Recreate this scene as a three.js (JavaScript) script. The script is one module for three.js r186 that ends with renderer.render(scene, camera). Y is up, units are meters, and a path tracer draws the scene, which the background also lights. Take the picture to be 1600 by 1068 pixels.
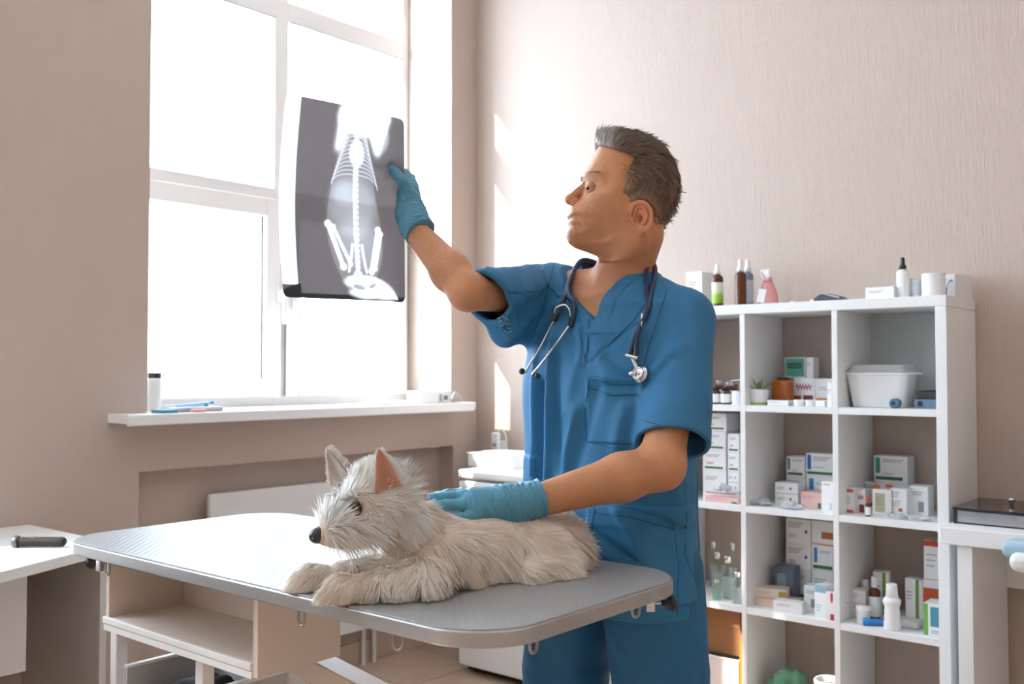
import * as THREE from 'three';
import { mergeGeometries, mergeVertices } from 'three/addons/utils/BufferGeometryUtils.js';
import { RoundedBoxGeometry } from 'three/addons/geometries/RoundedBoxGeometry.js';
import { RectAreaLightUniformsLib } from 'three/addons/lights/RectAreaLightUniformsLib.js';

// ---------------------------------------------------------------- camera, sky, sun, exposure
const scene = new THREE.Scene();
const renderer = new THREE.WebGLRenderer({ antialias: true });
renderer.toneMapping = THREE.LinearToneMapping;
renderer.toneMappingExposure = 1.3;
renderer.shadowMap.enabled = true;
RectAreaLightUniformsLib.init();

const EYE = new THREE.Vector3(3.167, 1.25, 3.497), FOCAL = 1539, IMG_W = 1600, IMG_H = 1068;
const FORWARD_FLAT = new THREE.Vector3(-0.644, 0, -0.765).normalize(), PITCH = Math.atan(46 / FOCAL);
const FORWARD = FORWARD_FLAT.clone().multiplyScalar(Math.cos(PITCH)).add(new THREE.Vector3(0, Math.sin(PITCH), 0));
const camera = new THREE.PerspectiveCamera(2 * Math.atan(IMG_H / 2 / FOCAL) * 180 / Math.PI, IMG_W / IMG_H, 0.05, 200);
camera.position.copy(EYE);
camera.lookAt(EYE.clone().add(FORWARD));
camera.focus = 1.95;
camera.userData.fStop = 5.0;

// overcast-bright sky, seen white through the window
scene.background = new THREE.Color().setRGB(0.80, 0.97, 1.15);
scene.backgroundIntensity = 9.5;

// low afternoon sun that rakes through the window along the wall
const SUN_DIR = new THREE.Vector3(0.67, -0.87, -1).normalize();
const sun = new THREE.DirectionalLight(new THREE.Color().setRGB(1.0, 0.93, 0.84), 7.5);
sun.position.set(0.9, 1.6, 0.9).addScaledVector(SUN_DIR, -9);
sun.target.position.set(0.9, 1.6, 0.9);
sun.castShadow = true;
sun.shadow.mapSize.set(4096, 4096);
Object.assign(sun.shadow.camera, { left: -4, right: 4, top: 4, bottom: -4, near: 0.5, far: 20 });
sun.name = 'sun';
scene.add(sun, sun.target);

// ---------------------------------------------------------------- helpers
const RIGHT = new THREE.Vector3().crossVectors(FORWARD_FLAT, new THREE.Vector3(0, 1, 0)).normalize();
const UPV = new THREE.Vector3().crossVectors(RIGHT, FORWARD);
// survey helpers: a measured picture point at a known depth, or on a known plane of the room, as a place in the room
const rayOf = (px, py) => FORWARD.clone().addScaledVector(RIGHT, (px - 800) / FOCAL).addScaledVector(UPV, -(py - 534) / FOCAL);
const at = (px, py, depth) => EYE.clone().addScaledVector(rayOf(px, py), depth);
const onPlane = (axis, px, py, v) => { const d = rayOf(px, py); return EYE.clone().addScaledVector(d, (v - EYE[axis]) / d[axis]); };
const A3 = (v) => [v.x, v.y, v.z];

function rng(seed) { let a = seed >>> 0; return () => { a = (a + 0x6d2b79f5) | 0; let t = Math.imul(a ^ (a >>> 15), 1 | a); t = (t + Math.imul(t ^ (t >>> 7), 61 | t)) ^ t; return ((t ^ (t >>> 14)) >>> 0) / 4294967296; }; }
const clamp = (x, a, b) => (x < a ? a : x > b ? b : x);
const sstep = (a, b, x) => { const t = clamp((x - a) / (b - a), 0, 1); return t * t * (3 - 2 * t); };
const mix = (a, b, t) => a + (b - a) * t;

const usedNames = new Map();
function numbered(name) { const n = usedNames.get(name) ?? 0; usedNames.set(name, n + 1); return n ? `${name}_${String(n).padStart(3, '0')}` : name; }
function shadowed(o) { o.traverse((m) => { if (m.isMesh) { m.castShadow = true; m.receiveShadow = true; } }); return o; }
function tag(o, label, category, group, kind) {
  if (label) o.userData.label = label;
  if (category) o.userData.category = category;
  if (group) o.userData.group = group;
  if (kind) o.userData.kind = kind;
  return o;
}
function thing(name, label, category, pos = [0, 0, 0], group) {
  const o = new THREE.Group(); o.name = numbered(name); o.position.set(...pos); scene.add(o);
  return tag(o, label, category, group);
}
function part(name, geo, material, parent, pos) {
  const m = new THREE.Mesh(geo, material); m.name = name; m.castShadow = m.receiveShadow = true;
  if (pos) m.position.set(...pos);
  parent.add(m); return m;
}
function solo(name, geo, material, label, category, pos, group) {
  const m = part(numbered(name), geo, material, scene, pos); return tag(m, label, category, group);
}
function struct(name, geo, material, parent = scene, pos) {
  const m = part(name, geo, material, parent, pos); if (parent === scene) m.userData.kind = 'structure'; return m;
}

// geometry helpers
const box = (w, h, d, x = 0, y = 0, z = 0) => new THREE.BoxGeometry(w, h, d).translate(x, y, z);
const span = (x0, x1, y0, y1, z0, z1) => box(x1 - x0, y1 - y0, z1 - z0, (x0 + x1) / 2, (y0 + y1) / 2, (z0 + z1) / 2);
const rbox = (w, h, d, r, x = 0, y = 0, z = 0, seg = 2) => new RoundedBoxGeometry(w, h, d, seg, Math.min(r, w / 2.01, h / 2.01, d / 2.01)).translate(x, y, z);
const rspan = (x0, x1, y0, y1, z0, z1, r = 0.003) => rbox(x1 - x0, y1 - y0, z1 - z0, r, (x0 + x1) / 2, (y0 + y1) / 2, (z0 + z1) / 2);
const cyl = (r0, r1, h, x = 0, y = 0, z = 0, seg = 28) => new THREE.CylinderGeometry(r1, r0, h, seg).translate(x, y + h / 2, z);
const lathe = (pts, seg = 32) => new THREE.LatheGeometry(pts.map(([r, y]) => new THREE.Vector2(r, y)), seg);
const tube = (pts, r, n = 40, rs = 10, closed = false) => new THREE.TubeGeometry(new THREE.CatmullRomCurve3(pts.map((p) => (p.isVector3 ? p : new THREE.Vector3(...p))), closed, 'centripetal'), n, r, rs, closed);
const merge = (list) => mergeGeometries(list.map((g) => { let h = g.index ? g.toNonIndexed() : g.clone(); for (const k of Object.keys(h.attributes)) if (!['position', 'normal', 'uv'].includes(k)) h.deleteAttribute(k); if (!h.attributes.uv) h.setAttribute('uv', new THREE.BufferAttribute(new Float32Array(h.attributes.position.count * 2), 2)); if (!h.attributes.normal) h.computeVertexNormals(); return h; }));
function rod(a, b, r, seg = 10, r2 = r) {
  const va = new THREE.Vector3(...a), vb = new THREE.Vector3(...b), d = vb.clone().sub(va), g = new THREE.CylinderGeometry(r2, r, d.length(), seg);
  g.applyQuaternion(new THREE.Quaternion().setFromUnitVectors(new THREE.Vector3(0, 1, 0), d.clone().normalize()));
  return g.translate(...va.add(vb).multiplyScalar(0.5).toArray());
}
// box-projected uv in metres
function metricUV(g, s = 1) {
  const h = g.index ? g.toNonIndexed() : g, p = h.attributes.position, n = h.attributes.normal, uv = new Float32Array(p.count * 2);
  for (let i = 0; i < p.count; i++) {
    const ax = Math.abs(n.getX(i)), ay = Math.abs(n.getY(i)), az = Math.abs(n.getZ(i));
    const [u, v] = ax >= ay && ax >= az ? [p.getZ(i), p.getY(i)] : ay >= az ? [p.getX(i), p.getZ(i)] : [p.getX(i), p.getY(i)];
    uv[2 * i] = u * s; uv[2 * i + 1] = v * s;
  }
  h.setAttribute('uv', new THREE.BufferAttribute(uv, 2)); return h;
}

// materials and textures
const col = (hex) => new THREE.Color(hex);
const lin = (r, g, b) => new THREE.Color().setRGB(r, g, b);
const mat = (color, roughness = 0.6, extra = {}) => new THREE.MeshStandardMaterial({ color: color.isColor ? color : col(color), roughness, ...extra });
const phys = (o) => new THREE.MeshPhysicalMaterial(o);
function dataTex(w, h, f, repeat) {
  const d = new Uint8Array(w * h * 4);
  for (let y = 0; y < h; y++) for (let x = 0; x < w; x++) { const v = f(x, y), i = 4 * (y * w + x), a = Array.isArray(v) ? v : [v, v, v]; d[i] = clamp(a[0], 0, 255); d[i + 1] = clamp(a[1], 0, 255); d[i + 2] = clamp(a[2], 0, 255); d[i + 3] = 255; }
  const t = new THREE.DataTexture(d, w, h); t.wrapS = t.wrapT = THREE.RepeatWrapping; t.magFilter = THREE.LinearFilter; t.minFilter = THREE.LinearMipmapLinearFilter; t.generateMipmaps = true;
  if (repeat) t.repeat.set(...repeat); t.needsUpdate = true; return t;
}
// tiling value noise
function tileNoise(seed, nx, ny) {
  const r = rng(seed), g = Float32Array.from({ length: nx * ny }, () => r());
  return (u, v) => { const x = ((u % 1) + 1) % 1 * nx, y = ((v % 1) + 1) % 1 * ny, x0 = Math.floor(x), y0 = Math.floor(y), fx = x - x0, fy = y - y0, sx = fx * fx * (3 - 2 * fx), sy = fy * fy * (3 - 2 * fy), q = (a, b) => g[((b + ny) % ny) * nx + ((a + nx) % nx)]; return mix(mix(q(x0, y0), q(x0 + 1, y0), sx), mix(q(x0, y0 + 1), q(x0 + 1, y0 + 1), sx), sy); };
}
function canvasTex(w, h, draw) {
  const c = document.createElement('canvas'); c.width = w; c.height = h; const x = c.getContext('2d'); draw(x, w, h);
  const t = new THREE.CanvasTexture(c); t.colorSpace = THREE.SRGBColorSpace; t.anisotropy = 4; return t;
}
// smooth 3-D value noise
const hash3 = (x, y, z) => { let h = Math.imul(x, 374761393) + Math.imul(y, 668265263) + Math.imul(z, 1274126177); h = Math.imul(h ^ (h >>> 13), 1274126177); return ((h ^ (h >>> 16)) >>> 0) / 4294967296; };
function noise3(x, y, z) {
  const X = Math.floor(x), Y = Math.floor(y), Z = Math.floor(z), fx = x - X, fy = y - Y, fz = z - Z, u = fx * fx * (3 - 2 * fx), v = fy * fy * (3 - 2 * fy), w = fz * fz * (3 - 2 * fz);
  const e = (a, b, c) => hash3(X + a, Y + b, Z + c);
  return mix(mix(mix(e(0, 0, 0), e(1, 0, 0), u), mix(e(0, 1, 0), e(1, 1, 0), u), v), mix(mix(e(0, 0, 1), e(1, 0, 1), u), mix(e(0, 1, 1), e(1, 1, 1), u), v), w) * 2 - 1;
}

// signed distance shapes and naive surface nets
const smin = (a, b, k) => { const h = Math.max(k - Math.abs(a - b), 0) / k; return Math.min(a, b) - h * h * k * 0.25; };
const smax = (a, b, k) => -smin(-a, -b, k);
function cap(x, y, z, a, b, ra, rb) {
  const bx = b[0] - a[0], by = b[1] - a[1], bz = b[2] - a[2], px = x - a[0], py = y - a[1], pz = z - a[2];
  const h = clamp((px * bx + py * by + pz * bz) / (bx * bx + by * by + bz * bz + 1e-12), 0, 1), dx = px - bx * h, dy = py - by * h, dz = pz - bz * h;
  return Math.sqrt(dx * dx + dy * dy + dz * dz) - (ra + (rb - ra) * h);
}
function ell(x, y, z, c, rx, ry, rz) { const qx = (x - c[0]) / rx, qy = (y - c[1]) / ry, qz = (z - c[2]) / rz, k = Math.sqrt(qx * qx + qy * qy + qz * qz), g = Math.sqrt((qx / rx) ** 2 + (qy / ry) ** 2 + (qz / rz) ** 2); return g > 1e-9 ? k * (k - 1) / g : -Math.min(rx, ry, rz); }
function seg2(x, y, ax, ay, bx, by) { const dx = bx - ax, dy = by - ay, h = clamp(((x - ax) * dx + (y - ay) * dy) / (dx * dx + dy * dy + 1e-12), 0, 1); return Math.hypot(x - ax - dx * h, y - ay - dy * h); }
function polySd(x, y, P) {  // negative inside
  let d = 1e9, s = 1;
  for (let i = 0, j = P.length - 1; i < P.length; j = i++) {
    const [xi, yi] = P[i], [xj, yj] = P[j], ex = xj - xi, ey = yj - yi, wx = x - xi, wy = y - yi, t = clamp((wx * ex + wy * ey) / (ex * ex + ey * ey + 1e-12), 0, 1), bx = wx - ex * t, by = wy - ey * t;
    d = Math.min(d, bx * bx + by * by);
    const c1 = y >= yi, c2 = y < yj, c3 = ex * wy > ey * wx; if ((c1 && c2 && c3) || (!c1 && !c2 && !c3)) s = -s;
  }
  return s * Math.sqrt(d);
}
function nets(f, lo, hi, cell, { slack = 1.8, block = 4, colour, gradient = true } = {}) {
  const n = [0, 1, 2].map((i) => Math.ceil((hi[i] - lo[i]) / cell) + 1), [nx, ny, nz] = n, F = new Float32Array(nx * ny * nz), id = (i, j, k) => (k * ny + j) * nx + i;
  const rad = block * cell * 0.87 * slack;
  for (let k0 = 0; k0 < nz; k0 += block) for (let j0 = 0; j0 < ny; j0 += block) for (let i0 = 0; i0 < nx; i0 += block) {
    const c = f(lo[0] + (i0 + (block - 1) / 2) * cell, lo[1] + (j0 + (block - 1) / 2) * cell, lo[2] + (k0 + (block - 1) / 2) * cell), far = Math.abs(c) > rad + cell;
    for (let k = k0; k < Math.min(nz, k0 + block); k++) for (let j = j0; j < Math.min(ny, j0 + block); j++) for (let i = i0; i < Math.min(nx, i0 + block); i++) F[id(i, j, k)] = far ? c : f(lo[0] + i * cell, lo[1] + j * cell, lo[2] + k * cell);
  }
  const vid = new Int32Array(nx * ny * nz).fill(-1), P = [], I = [];
  const E = [[0, 1], [0, 2], [0, 4], [1, 3], [1, 5], [2, 3], [2, 6], [3, 7], [4, 5], [4, 6], [5, 7], [6, 7]], v = new Float64Array(8);
  for (let k = 0; k < nz - 1; k++) for (let j = 0; j < ny - 1; j++) for (let i = 0; i < nx - 1; i++) {
    let m = 0; for (let q = 0; q < 8; q++) { v[q] = F[id(i + (q & 1), j + ((q >> 1) & 1), k + (q >> 2))]; if (v[q] < 0) m |= 1 << q; }
    if (m === 0 || m === 255) continue;
    let sx = 0, sy = 0, sz = 0, c = 0;
    for (const [a, b] of E) { if (((m >> a) & 1) === ((m >> b) & 1)) continue; const t = v[a] / (v[a] - v[b]); sx += mix(a & 1, b & 1, t); sy += mix((a >> 1) & 1, (b >> 1) & 1, t); sz += mix(a >> 2, b >> 2, t); c++; }
    vid[id(i, j, k)] = P.length / 3; P.push(lo[0] + (i + sx / c) * cell, lo[1] + (j + sy / c) * cell, lo[2] + (k + sz / c) * cell);
  }
  const quad = (a, b, c, d, flip) => { if (a < 0 || b < 0 || c < 0 || d < 0) return; flip ? I.push(a, c, b, a, d, c) : I.push(a, b, c, a, c, d); };
  for (let k = 1; k < nz - 1; k++) for (let j = 1; j < ny - 1; j++) for (let i = 1; i < nx - 1; i++) {
    const s = F[id(i, j, k)] < 0;
    if (s !== F[id(i + 1, j, k)] < 0) quad(vid[id(i, j - 1, k - 1)], vid[id(i, j, k - 1)], vid[id(i, j, k)], vid[id(i, j - 1, k)], !s);
    if (s !== F[id(i, j + 1, k)] < 0) quad(vid[id(i - 1, j, k - 1)], vid[id(i - 1, j, k)], vid[id(i, j, k)], vid[id(i, j, k - 1)], !s);
    if (s !== F[id(i, j, k + 1)] < 0) quad(vid[id(i - 1, j - 1, k)], vid[id(i, j - 1, k)], vid[id(i, j, k)], vid[id(i - 1, j, k)], !s);
  }
  const g = new THREE.BufferGeometry(), N = P.length / 3, pos = new Float32Array(P), uv = new Float32Array(N * 2);
  g.setIndex(I);
  g.setAttribute('position', new THREE.BufferAttribute(pos, 3));
  if (gradient) {
    const nor = new Float32Array(N * 3), e = cell * 0.6;
    for (let i = 0; i < N; i++) { const x = pos[3 * i], y = pos[3 * i + 1], z = pos[3 * i + 2]; let a = f(x + e, y, z) - f(x - e, y, z), b = f(x, y + e, z) - f(x, y - e, z), c = f(x, y, z + e) - f(x, y, z - e); const l = Math.hypot(a, b, c) || 1; nor[3 * i] = a / l; nor[3 * i + 1] = b / l; nor[3 * i + 2] = c / l; }
    g.setAttribute('normal', new THREE.BufferAttribute(nor, 3));
  } else g.computeVertexNormals();
  for (let i = 0; i < N; i++) { uv[2 * i] = pos[3 * i] + pos[3 * i + 2]; uv[2 * i + 1] = pos[3 * i + 1]; }
  g.setAttribute('uv', new THREE.BufferAttribute(uv, 2));
  if (colour) { const C = new Float32Array(N * 3); for (let i = 0; i < N; i++) { const c = colour(pos[3 * i], pos[3 * i + 1], pos[3 * i + 2]); C[3 * i] = c[0]; C[3 * i + 1] = c[1]; C[3 * i + 2] = c[2]; } g.setAttribute('color', new THREE.BufferAttribute(C, 3)); }
  return g;
}

// ---------------------------------------------------------------- the room
const ROOM_X = 5.0, ROOM_Z = 6.9, ROOM_H = 3.4;
const nA = tileNoise(11, 96, 10), nB = tileNoise(12, 40, 24), nC = tileNoise(13, 7, 7);
const wallBump = dataTex(512, 512, (x, y) => { const u = x / 512, v = y / 512; return 255 * (0.55 * nA(u + 0.02 * nC(u, v), v) + 0.3 * nB(u, v) + 0.15 * nA(u * 2, v * 3)); }, [2.6, 2.2]);
const WALL_PAINT = lin(0.55, 0.442, 0.376);
const mWall = mat(WALL_PAINT, 0.75, { bumpMap: wallBump, bumpScale: 0.0013 });
const mWallSmooth = mat(WALL_PAINT, 0.75, { bumpMap: wallBump, bumpScale: 0.00025 });
const mCeil = mat(lin(0.86, 0.85, 0.83), 0.9);
const mFrame = mat(lin(0.86, 0.85, 0.84), 0.32);
const mSill = mat(lin(0.87, 0.87, 0.86), 0.3);
const mGasket = mat(lin(0.05, 0.055, 0.06), 0.6);
const mWhiteBoard = mat(lin(0.86, 0.86, 0.85), 0.45);
const mSteel = mat(lin(0.72, 0.71, 0.70), 0.22, { metalness: 1 });
const mDarkSteel = mat(lin(0.40, 0.39, 0.39), 0.3, { metalness: 1 });
const mBlackPlastic = mat(lin(0.015, 0.015, 0.016), 0.4);
const mWhitePlastic = mat(lin(0.88, 0.88, 0.87), 0.35);

const WIN = { z0: 0.176, z1: 1.696, y0: 1.085, y1: 3.15 }, WIN2 = { z0: 2.45, z1: 3.97, y0: 1.085, y1: 3.15 }, WIN3 = { z0: 4.95, z1: 6.47, y0: 1.085, y1: 3.15 }, NICHE = { z0: 0.16, z1: 1.725, y1: 0.905, d: 0.085 };
const zy = (z0, z1, y0, y1) => [[-z0, y0], [-z1, y0], [-z1, y1], [-z0, y1]].map(([a, b]) => new THREE.Vector2(a, b));
function wallLayer(x0, x1, withNiche) {
  const s = new THREE.Shape(withNiche
    ? [[0.3, 0], [-NICHE.z0, 0], [-NICHE.z0, NICHE.y1], [-NICHE.z1, NICHE.y1], [-NICHE.z1, 0], [-ROOM_Z - 0.25, 0], [-ROOM_Z - 0.25, ROOM_H], [0.3, ROOM_H]].map(([a, b]) => new THREE.Vector2(a, b))
    : zy(-0.3, ROOM_Z + 0.25, 0, ROOM_H));
  for (const w of [WIN, WIN2, WIN3]) s.holes.push(new THREE.Path(zy(w.z0, w.z1, w.y0, w.y1)));
  return new THREE.ExtrudeGeometry(s, { depth: x1 - x0, bevelEnabled: false }).translate(0, 0, x0).rotateY(Math.PI / 2);
}
struct('wall_left', merge([wallLayer(-0.4, -NICHE.d, false), wallLayer(-NICHE.d, 0, true)]), mWallSmooth);
struct('wall_back', metricUV(span(-0.4, ROOM_X + 0.25, 0, ROOM_H, -0.25, 0)), mWall);
struct('wall_right', metricUV(span(ROOM_X, ROOM_X + 0.25, 0, ROOM_H, 0, ROOM_Z)), mWallSmooth);
struct('wall_front', metricUV(span(0, ROOM_X, 0, ROOM_H, ROOM_Z, ROOM_Z + 0.25)), mWallSmooth);
struct('ceiling', span(-0.4, ROOM_X + 0.25, ROOM_H, ROOM_H + 0.2, -0.25, ROOM_Z + 0.25), mCeil);

// floor of square ceramic tiles
{
  const f = struct('floor', span(-0.4, ROOM_X + 0.25, -0.15, -0.004, -0.25, ROOM_Z + 0.25), mat(lin(0.34, 0.25, 0.19), 0.9));
  const r = rng(5), tn = tileNoise(21, 24, 24), tn2 = tileNoise(22, 6, 6);
  const tex = dataTex(256, 256, (x, y) => { const n = 0.5 * tn(x / 256, y / 256) + 0.5 * tn2(x / 256, y / 256); return [232 + 22 * n, 226 + 24 * n, 222 + 24 * n]; }); tex.colorSpace = THREE.SRGBColorSpace;
  const mats = [0, 1, 2, 3].map((i) => mat(lin(0.70 - 0.015 * i, 0.54 - 0.012 * i, 0.42 - 0.01 * i), 0.35, { map: tex }));
  const S = 0.40, g = rbox(S - 0.004, 0.012, S - 0.004, 0.0015, 0, 0, 0, 1);
  for (let i = 0; i < 13; i++) for (let j = 0; j < 18; j++) {
    const x = -0.085 + (i + 0.5) * S, z = (j + 0.5) * S - 0.06; if (x > ROOM_X + 0.1 || z > ROOM_Z + 0.1) continue;
    const t = part(numbered('floor_tile'), g, mats[Math.floor(r() * 4)], f, [x, -0.006, z]); t.rotation.y = Math.floor(r() * 4) * Math.PI / 2;
  }
}
// baseboards of the same tile as the floor
const mBase = mat(lin(0.62, 0.47, 0.37), 0.4);
struct('baseboard_left', merge([rspan(-NICHE.d, -NICHE.d + 0.012, 0, 0.095, NICHE.z0, NICHE.z1, 0.003), rspan(0, 0.012, 0, 0.095, NICHE.z1, ROOM_Z, 0.003), rspan(0, 0.012, 0, 0.095, 0, NICHE.z0, 0.003)]), mBase);
struct('baseboard_back', rspan(0.012, ROOM_X, 0, 0.095, 0, 0.012, 0.003), mBase);

// window: two tall bays, fixed lights above casements, a row of top lights
{
  const w = new THREE.Group(); w.name = 'window_1'; w.userData.kind = 'structure'; scene.add(w);
  const X0 = -0.37, X1 = -0.29, z0 = WIN.z0 - 0.01, z1 = WIN.z1 + 0.06;
  const bar = (za, zb, ya, yb, xa = X0, xb = X1) => rspan(xa, xb, ya, yb, za, zb, 0.006);
  part('frame', merge([bar(z0, 0.215, 1.06, 3.17), bar(1.655, z1, 1.06, 3.17), bar(0.205, 1.665, 1.06, 1.155, X0 + 0.004, X1 - 0.003), bar(0.205, 1.665, 3.10, 3.17, X0 + 0.004, X1 - 0.003),
    bar(0.888, 0.962, 1.10, 3.12), bar(0.205, 1.665, 1.965, 2.03, X0 + 0.002, X1 - 0.0015), bar(0.205, 1.665, 2.762, 2.85, X0 + 0.002, X1 - 0.0015)]), mFrame, w);
  const sash = (za, zb, ya, yb, s) => merge([bar(za, za + s, ya, yb, -0.355, -0.268), bar(zb - s, zb, ya, yb, -0.355, -0.268), bar(za + s, zb - s, ya, ya + s, -0.355, -0.268), bar(za + s, zb - s, yb - s, yb, -0.355, -0.268)]);
  part('sash', sash(0.934, 1.72, 1.142, 1.978, 0.078), mFrame, w);
  part('sash', sash(0.20, 0.912, 1.142, 1.978, 0.072), mFrame, w);
  const mGlass = phys({ color: lin(1, 1, 1), roughness: 0.0, transmission: 1, thickness: 0, ior: 1.45 });
  const pane = (za, zb, ya, yb) => part('pane', new THREE.PlaneGeometry(zb - za, yb - ya).rotateY(Math.PI / 2), mGlass, w, [-0.33, (ya + yb) / 2, (za + zb) / 2]);
  pane(1.008, 1.65, 1.215, 1.905); pane(0.268, 0.845, 1.21, 1.91);
  pane(0.958, 1.66, 2.025, 2.765); pane(0.21, 0.892, 2.025, 2.765); pane(0.958, 1.66, 2.845, 3.105); pane(0.21, 0.892, 2.845, 3.105);
  const gas = (za, zb, ya, yb) => merge([span(-0.300, -0.295, ya, yb, za, za + 0.012), span(-0.300, -0.295, ya, yb, zb - 0.012, zb), span(-0.300, -0.295, ya, ya + 0.007, za, zb), span(-0.300, -0.295, yb - 0.007, yb, za, zb)]);
  part('gasket', gas(1.006, 1.648, 1.213, 1.907), mGasket, w);
  part('gasket', span(-0.2685, -0.266, 1.15, 1.97, 0.9135, 0.9175), mGasket, w);
  part('gasket', merge([span(-0.2895, -0.287, 2.03, 2.034, 0.962, 1.66), span(-0.2895, -0.287, 2.758, 2.762, 0.962, 1.66), span(-0.2895, -0.287, 2.758, 2.762, 0.215, 0.888)]), mGasket, w);
  for (const [z, y] of [[0.945, 1.565], [0.868, 1.54]]) {
    const h = part('handle', merge([rbox(0.012, 0.07, 0.032, 0.005, -0.262, y + 0.01, z), rbox(0.03, 0.018, 0.02, 0.006, -0.245, y + 0.018, z), rbox(0.016, 0.14, 0.022, 0.007, -0.232, y - 0.045, z)]), mWhitePlastic, w);
  }
  const sill = new THREE.Group(); sill.name = 'window_sill'; sill.userData.kind = 'structure'; scene.add(sill);
  part('board', merge([rspan(-0.36, 0.05, 1.084, 1.1065, WIN.z0 + 0.001, WIN.z1 - 0.001, 0.002), rspan(0.001, 0.122, 1.083, 1.107, 0.155, 1.835, 0.002), rspan(0.112, 0.13, 1.07, 1.1074, 0.155, 1.835, 0.004)]), mSill, sill);
  part('end_cap', rspan(0.001, 0.132, 1.078, 1.109, 1.835, 1.841, 0.002), mWhitePlastic, sill);
  part('end_cap', rspan(0.001, 0.132, 1.078, 1.109, 0.149, 0.155, 0.002), mWhitePlastic, sill);
}
// two more windows of the same wall, nearer than the picture's left edge
for (const [name, W2] of [['window_2', WIN2], ['window_3', WIN3]]) {
  const w = new THREE.Group(); w.name = name; w.userData.kind = 'structure'; scene.add(w);
  const a = W2.z0, b = W2.z1, bar = (za, zb, ya, yb, k = 0) => rspan(-0.37 + k, -0.29 - k, ya, yb, za, zb, 0.006);
  part('frame', merge([bar(a, a + 0.06, 1.085, 3.15), bar(b - 0.06, b, 1.085, 3.15), bar((a + b) / 2 - 0.05, (a + b) / 2 + 0.05, 1.085, 3.15), bar(a + 0.05, b - 0.05, 1.085, 1.2, 0.002), bar(a + 0.05, b - 0.05, 1.92, 2.03, 0.002), bar(a + 0.05, b - 0.05, 2.762, 2.85, 0.002), bar(a + 0.05, b - 0.05, 3.08, 3.15, 0.002)]), mFrame, w);
  const mGlass = phys({ color: lin(1, 1, 1), roughness: 0.0, transmission: 1, thickness: 0, ior: 1.45 });
  for (const [za, zb] of [[a + 0.055, (a + b) / 2 - 0.045], [(a + b) / 2 + 0.045, b - 0.055]]) for (const [ya, yb] of [[1.195, 1.925], [2.025, 2.767], [2.845, 3.085]]) part('pane', new THREE.PlaneGeometry(zb - za, yb - ya).rotateY(Math.PI / 2), mGlass, w, [-0.33, (ya + yb) / 2, (za + zb) / 2]);
  part('sill_board', rspan(-0.288, 0.10, 1.0855, 1.107, a + 0.001, b - 0.001, 0.003), mSill, w);
}
// radiator panel in the niche
{
  const t = thing('radiator', 'flat white panel radiator in the niche under the window', 'radiator', [0, 0, 0]);
  part('panel', rspan(-0.03, -0.008, 0.16, 0.80, 0.64, 1.441, 0.006), mat(lin(0.80, 0.79, 0.78), 0.4), t);
  part('convector', merge(Array.from({ length: 26 }, (_, i) => span(-0.07, -0.03, 0.19, 0.775, 0.67 + i * 0.0295, 0.672 + i * 0.0295))), mat(lin(0.7, 0.69, 0.68), 0.5), t);
  part('bracket', rspan(-0.083, -0.03, 0.3, 0.34, 0.8, 0.83, 0.002), mSteel, t); part('bracket', rspan(-0.083, -0.03, 0.3, 0.34, 1.25, 1.28, 0.002), mSteel, t);
  part('pipe', merge([rod([-0.05, 0.2, 0.66], [-0.05, 0, 0.66], 0.009), rod([-0.05, 0.2, 0.60], [-0.05, 0, 0.60], 0.009), rod([-0.05, 0.2, 0.60], [-0.05, 0.2, 0.66], 0.009)]), mat(lin(0.8, 0.79, 0.78), 0.4), t);
}
// ceiling light panels (behind and above the picture)
function ceilingPanel(x, z, w, d, label) {
  const L = 1.2, tint = [1.0, 0.92, 0.82];
  const t = thing('ceiling_light', label, 'ceiling light', [x, ROOM_H - 0.03, z], 'ceiling light panels');
  part('light_frame', merge([rspan(-w / 2 - 0.02, w / 2 + 0.02, 0, 0.03, -d / 2 - 0.02, -d / 2, 0.002), rspan(-w / 2 - 0.02, w / 2 + 0.02, 0, 0.03, d / 2, d / 2 + 0.02, 0.002), rspan(-w / 2 - 0.02, -w / 2, 0, 0.03, -d / 2, d / 2, 0.002), rspan(w / 2, w / 2 + 0.02, 0, 0.03, -d / 2, d / 2, 0.002)]), mFrame, t);
  part('light_diffuser', span(-w / 2, w / 2, 0.008, 0.03, -d / 2, d / 2), phys({ color: lin(0.9, 0.9, 0.9), emissive: lin(...tint), emissiveIntensity: 1.2 }), t);
  const l = new THREE.RectAreaLight(lin(...tint), L, w, d); l.name = 'ceiling_panel_light'; l.position.set(x, ROOM_H - 0.035, z); l.lookAt(x, 0, z); scene.add(l);
}
ceilingPanel(3.4, 1.6, 1.2, 0.6, 'ceiling light panel over the shelf side of the room');
ceilingPanel(3.4, 4.4, 1.2, 0.6, 'ceiling light panel behind the camera');
ceilingPanel(1.5, 4.4, 1.2, 0.6, 'ceiling light panel over the corner desk');

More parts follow.
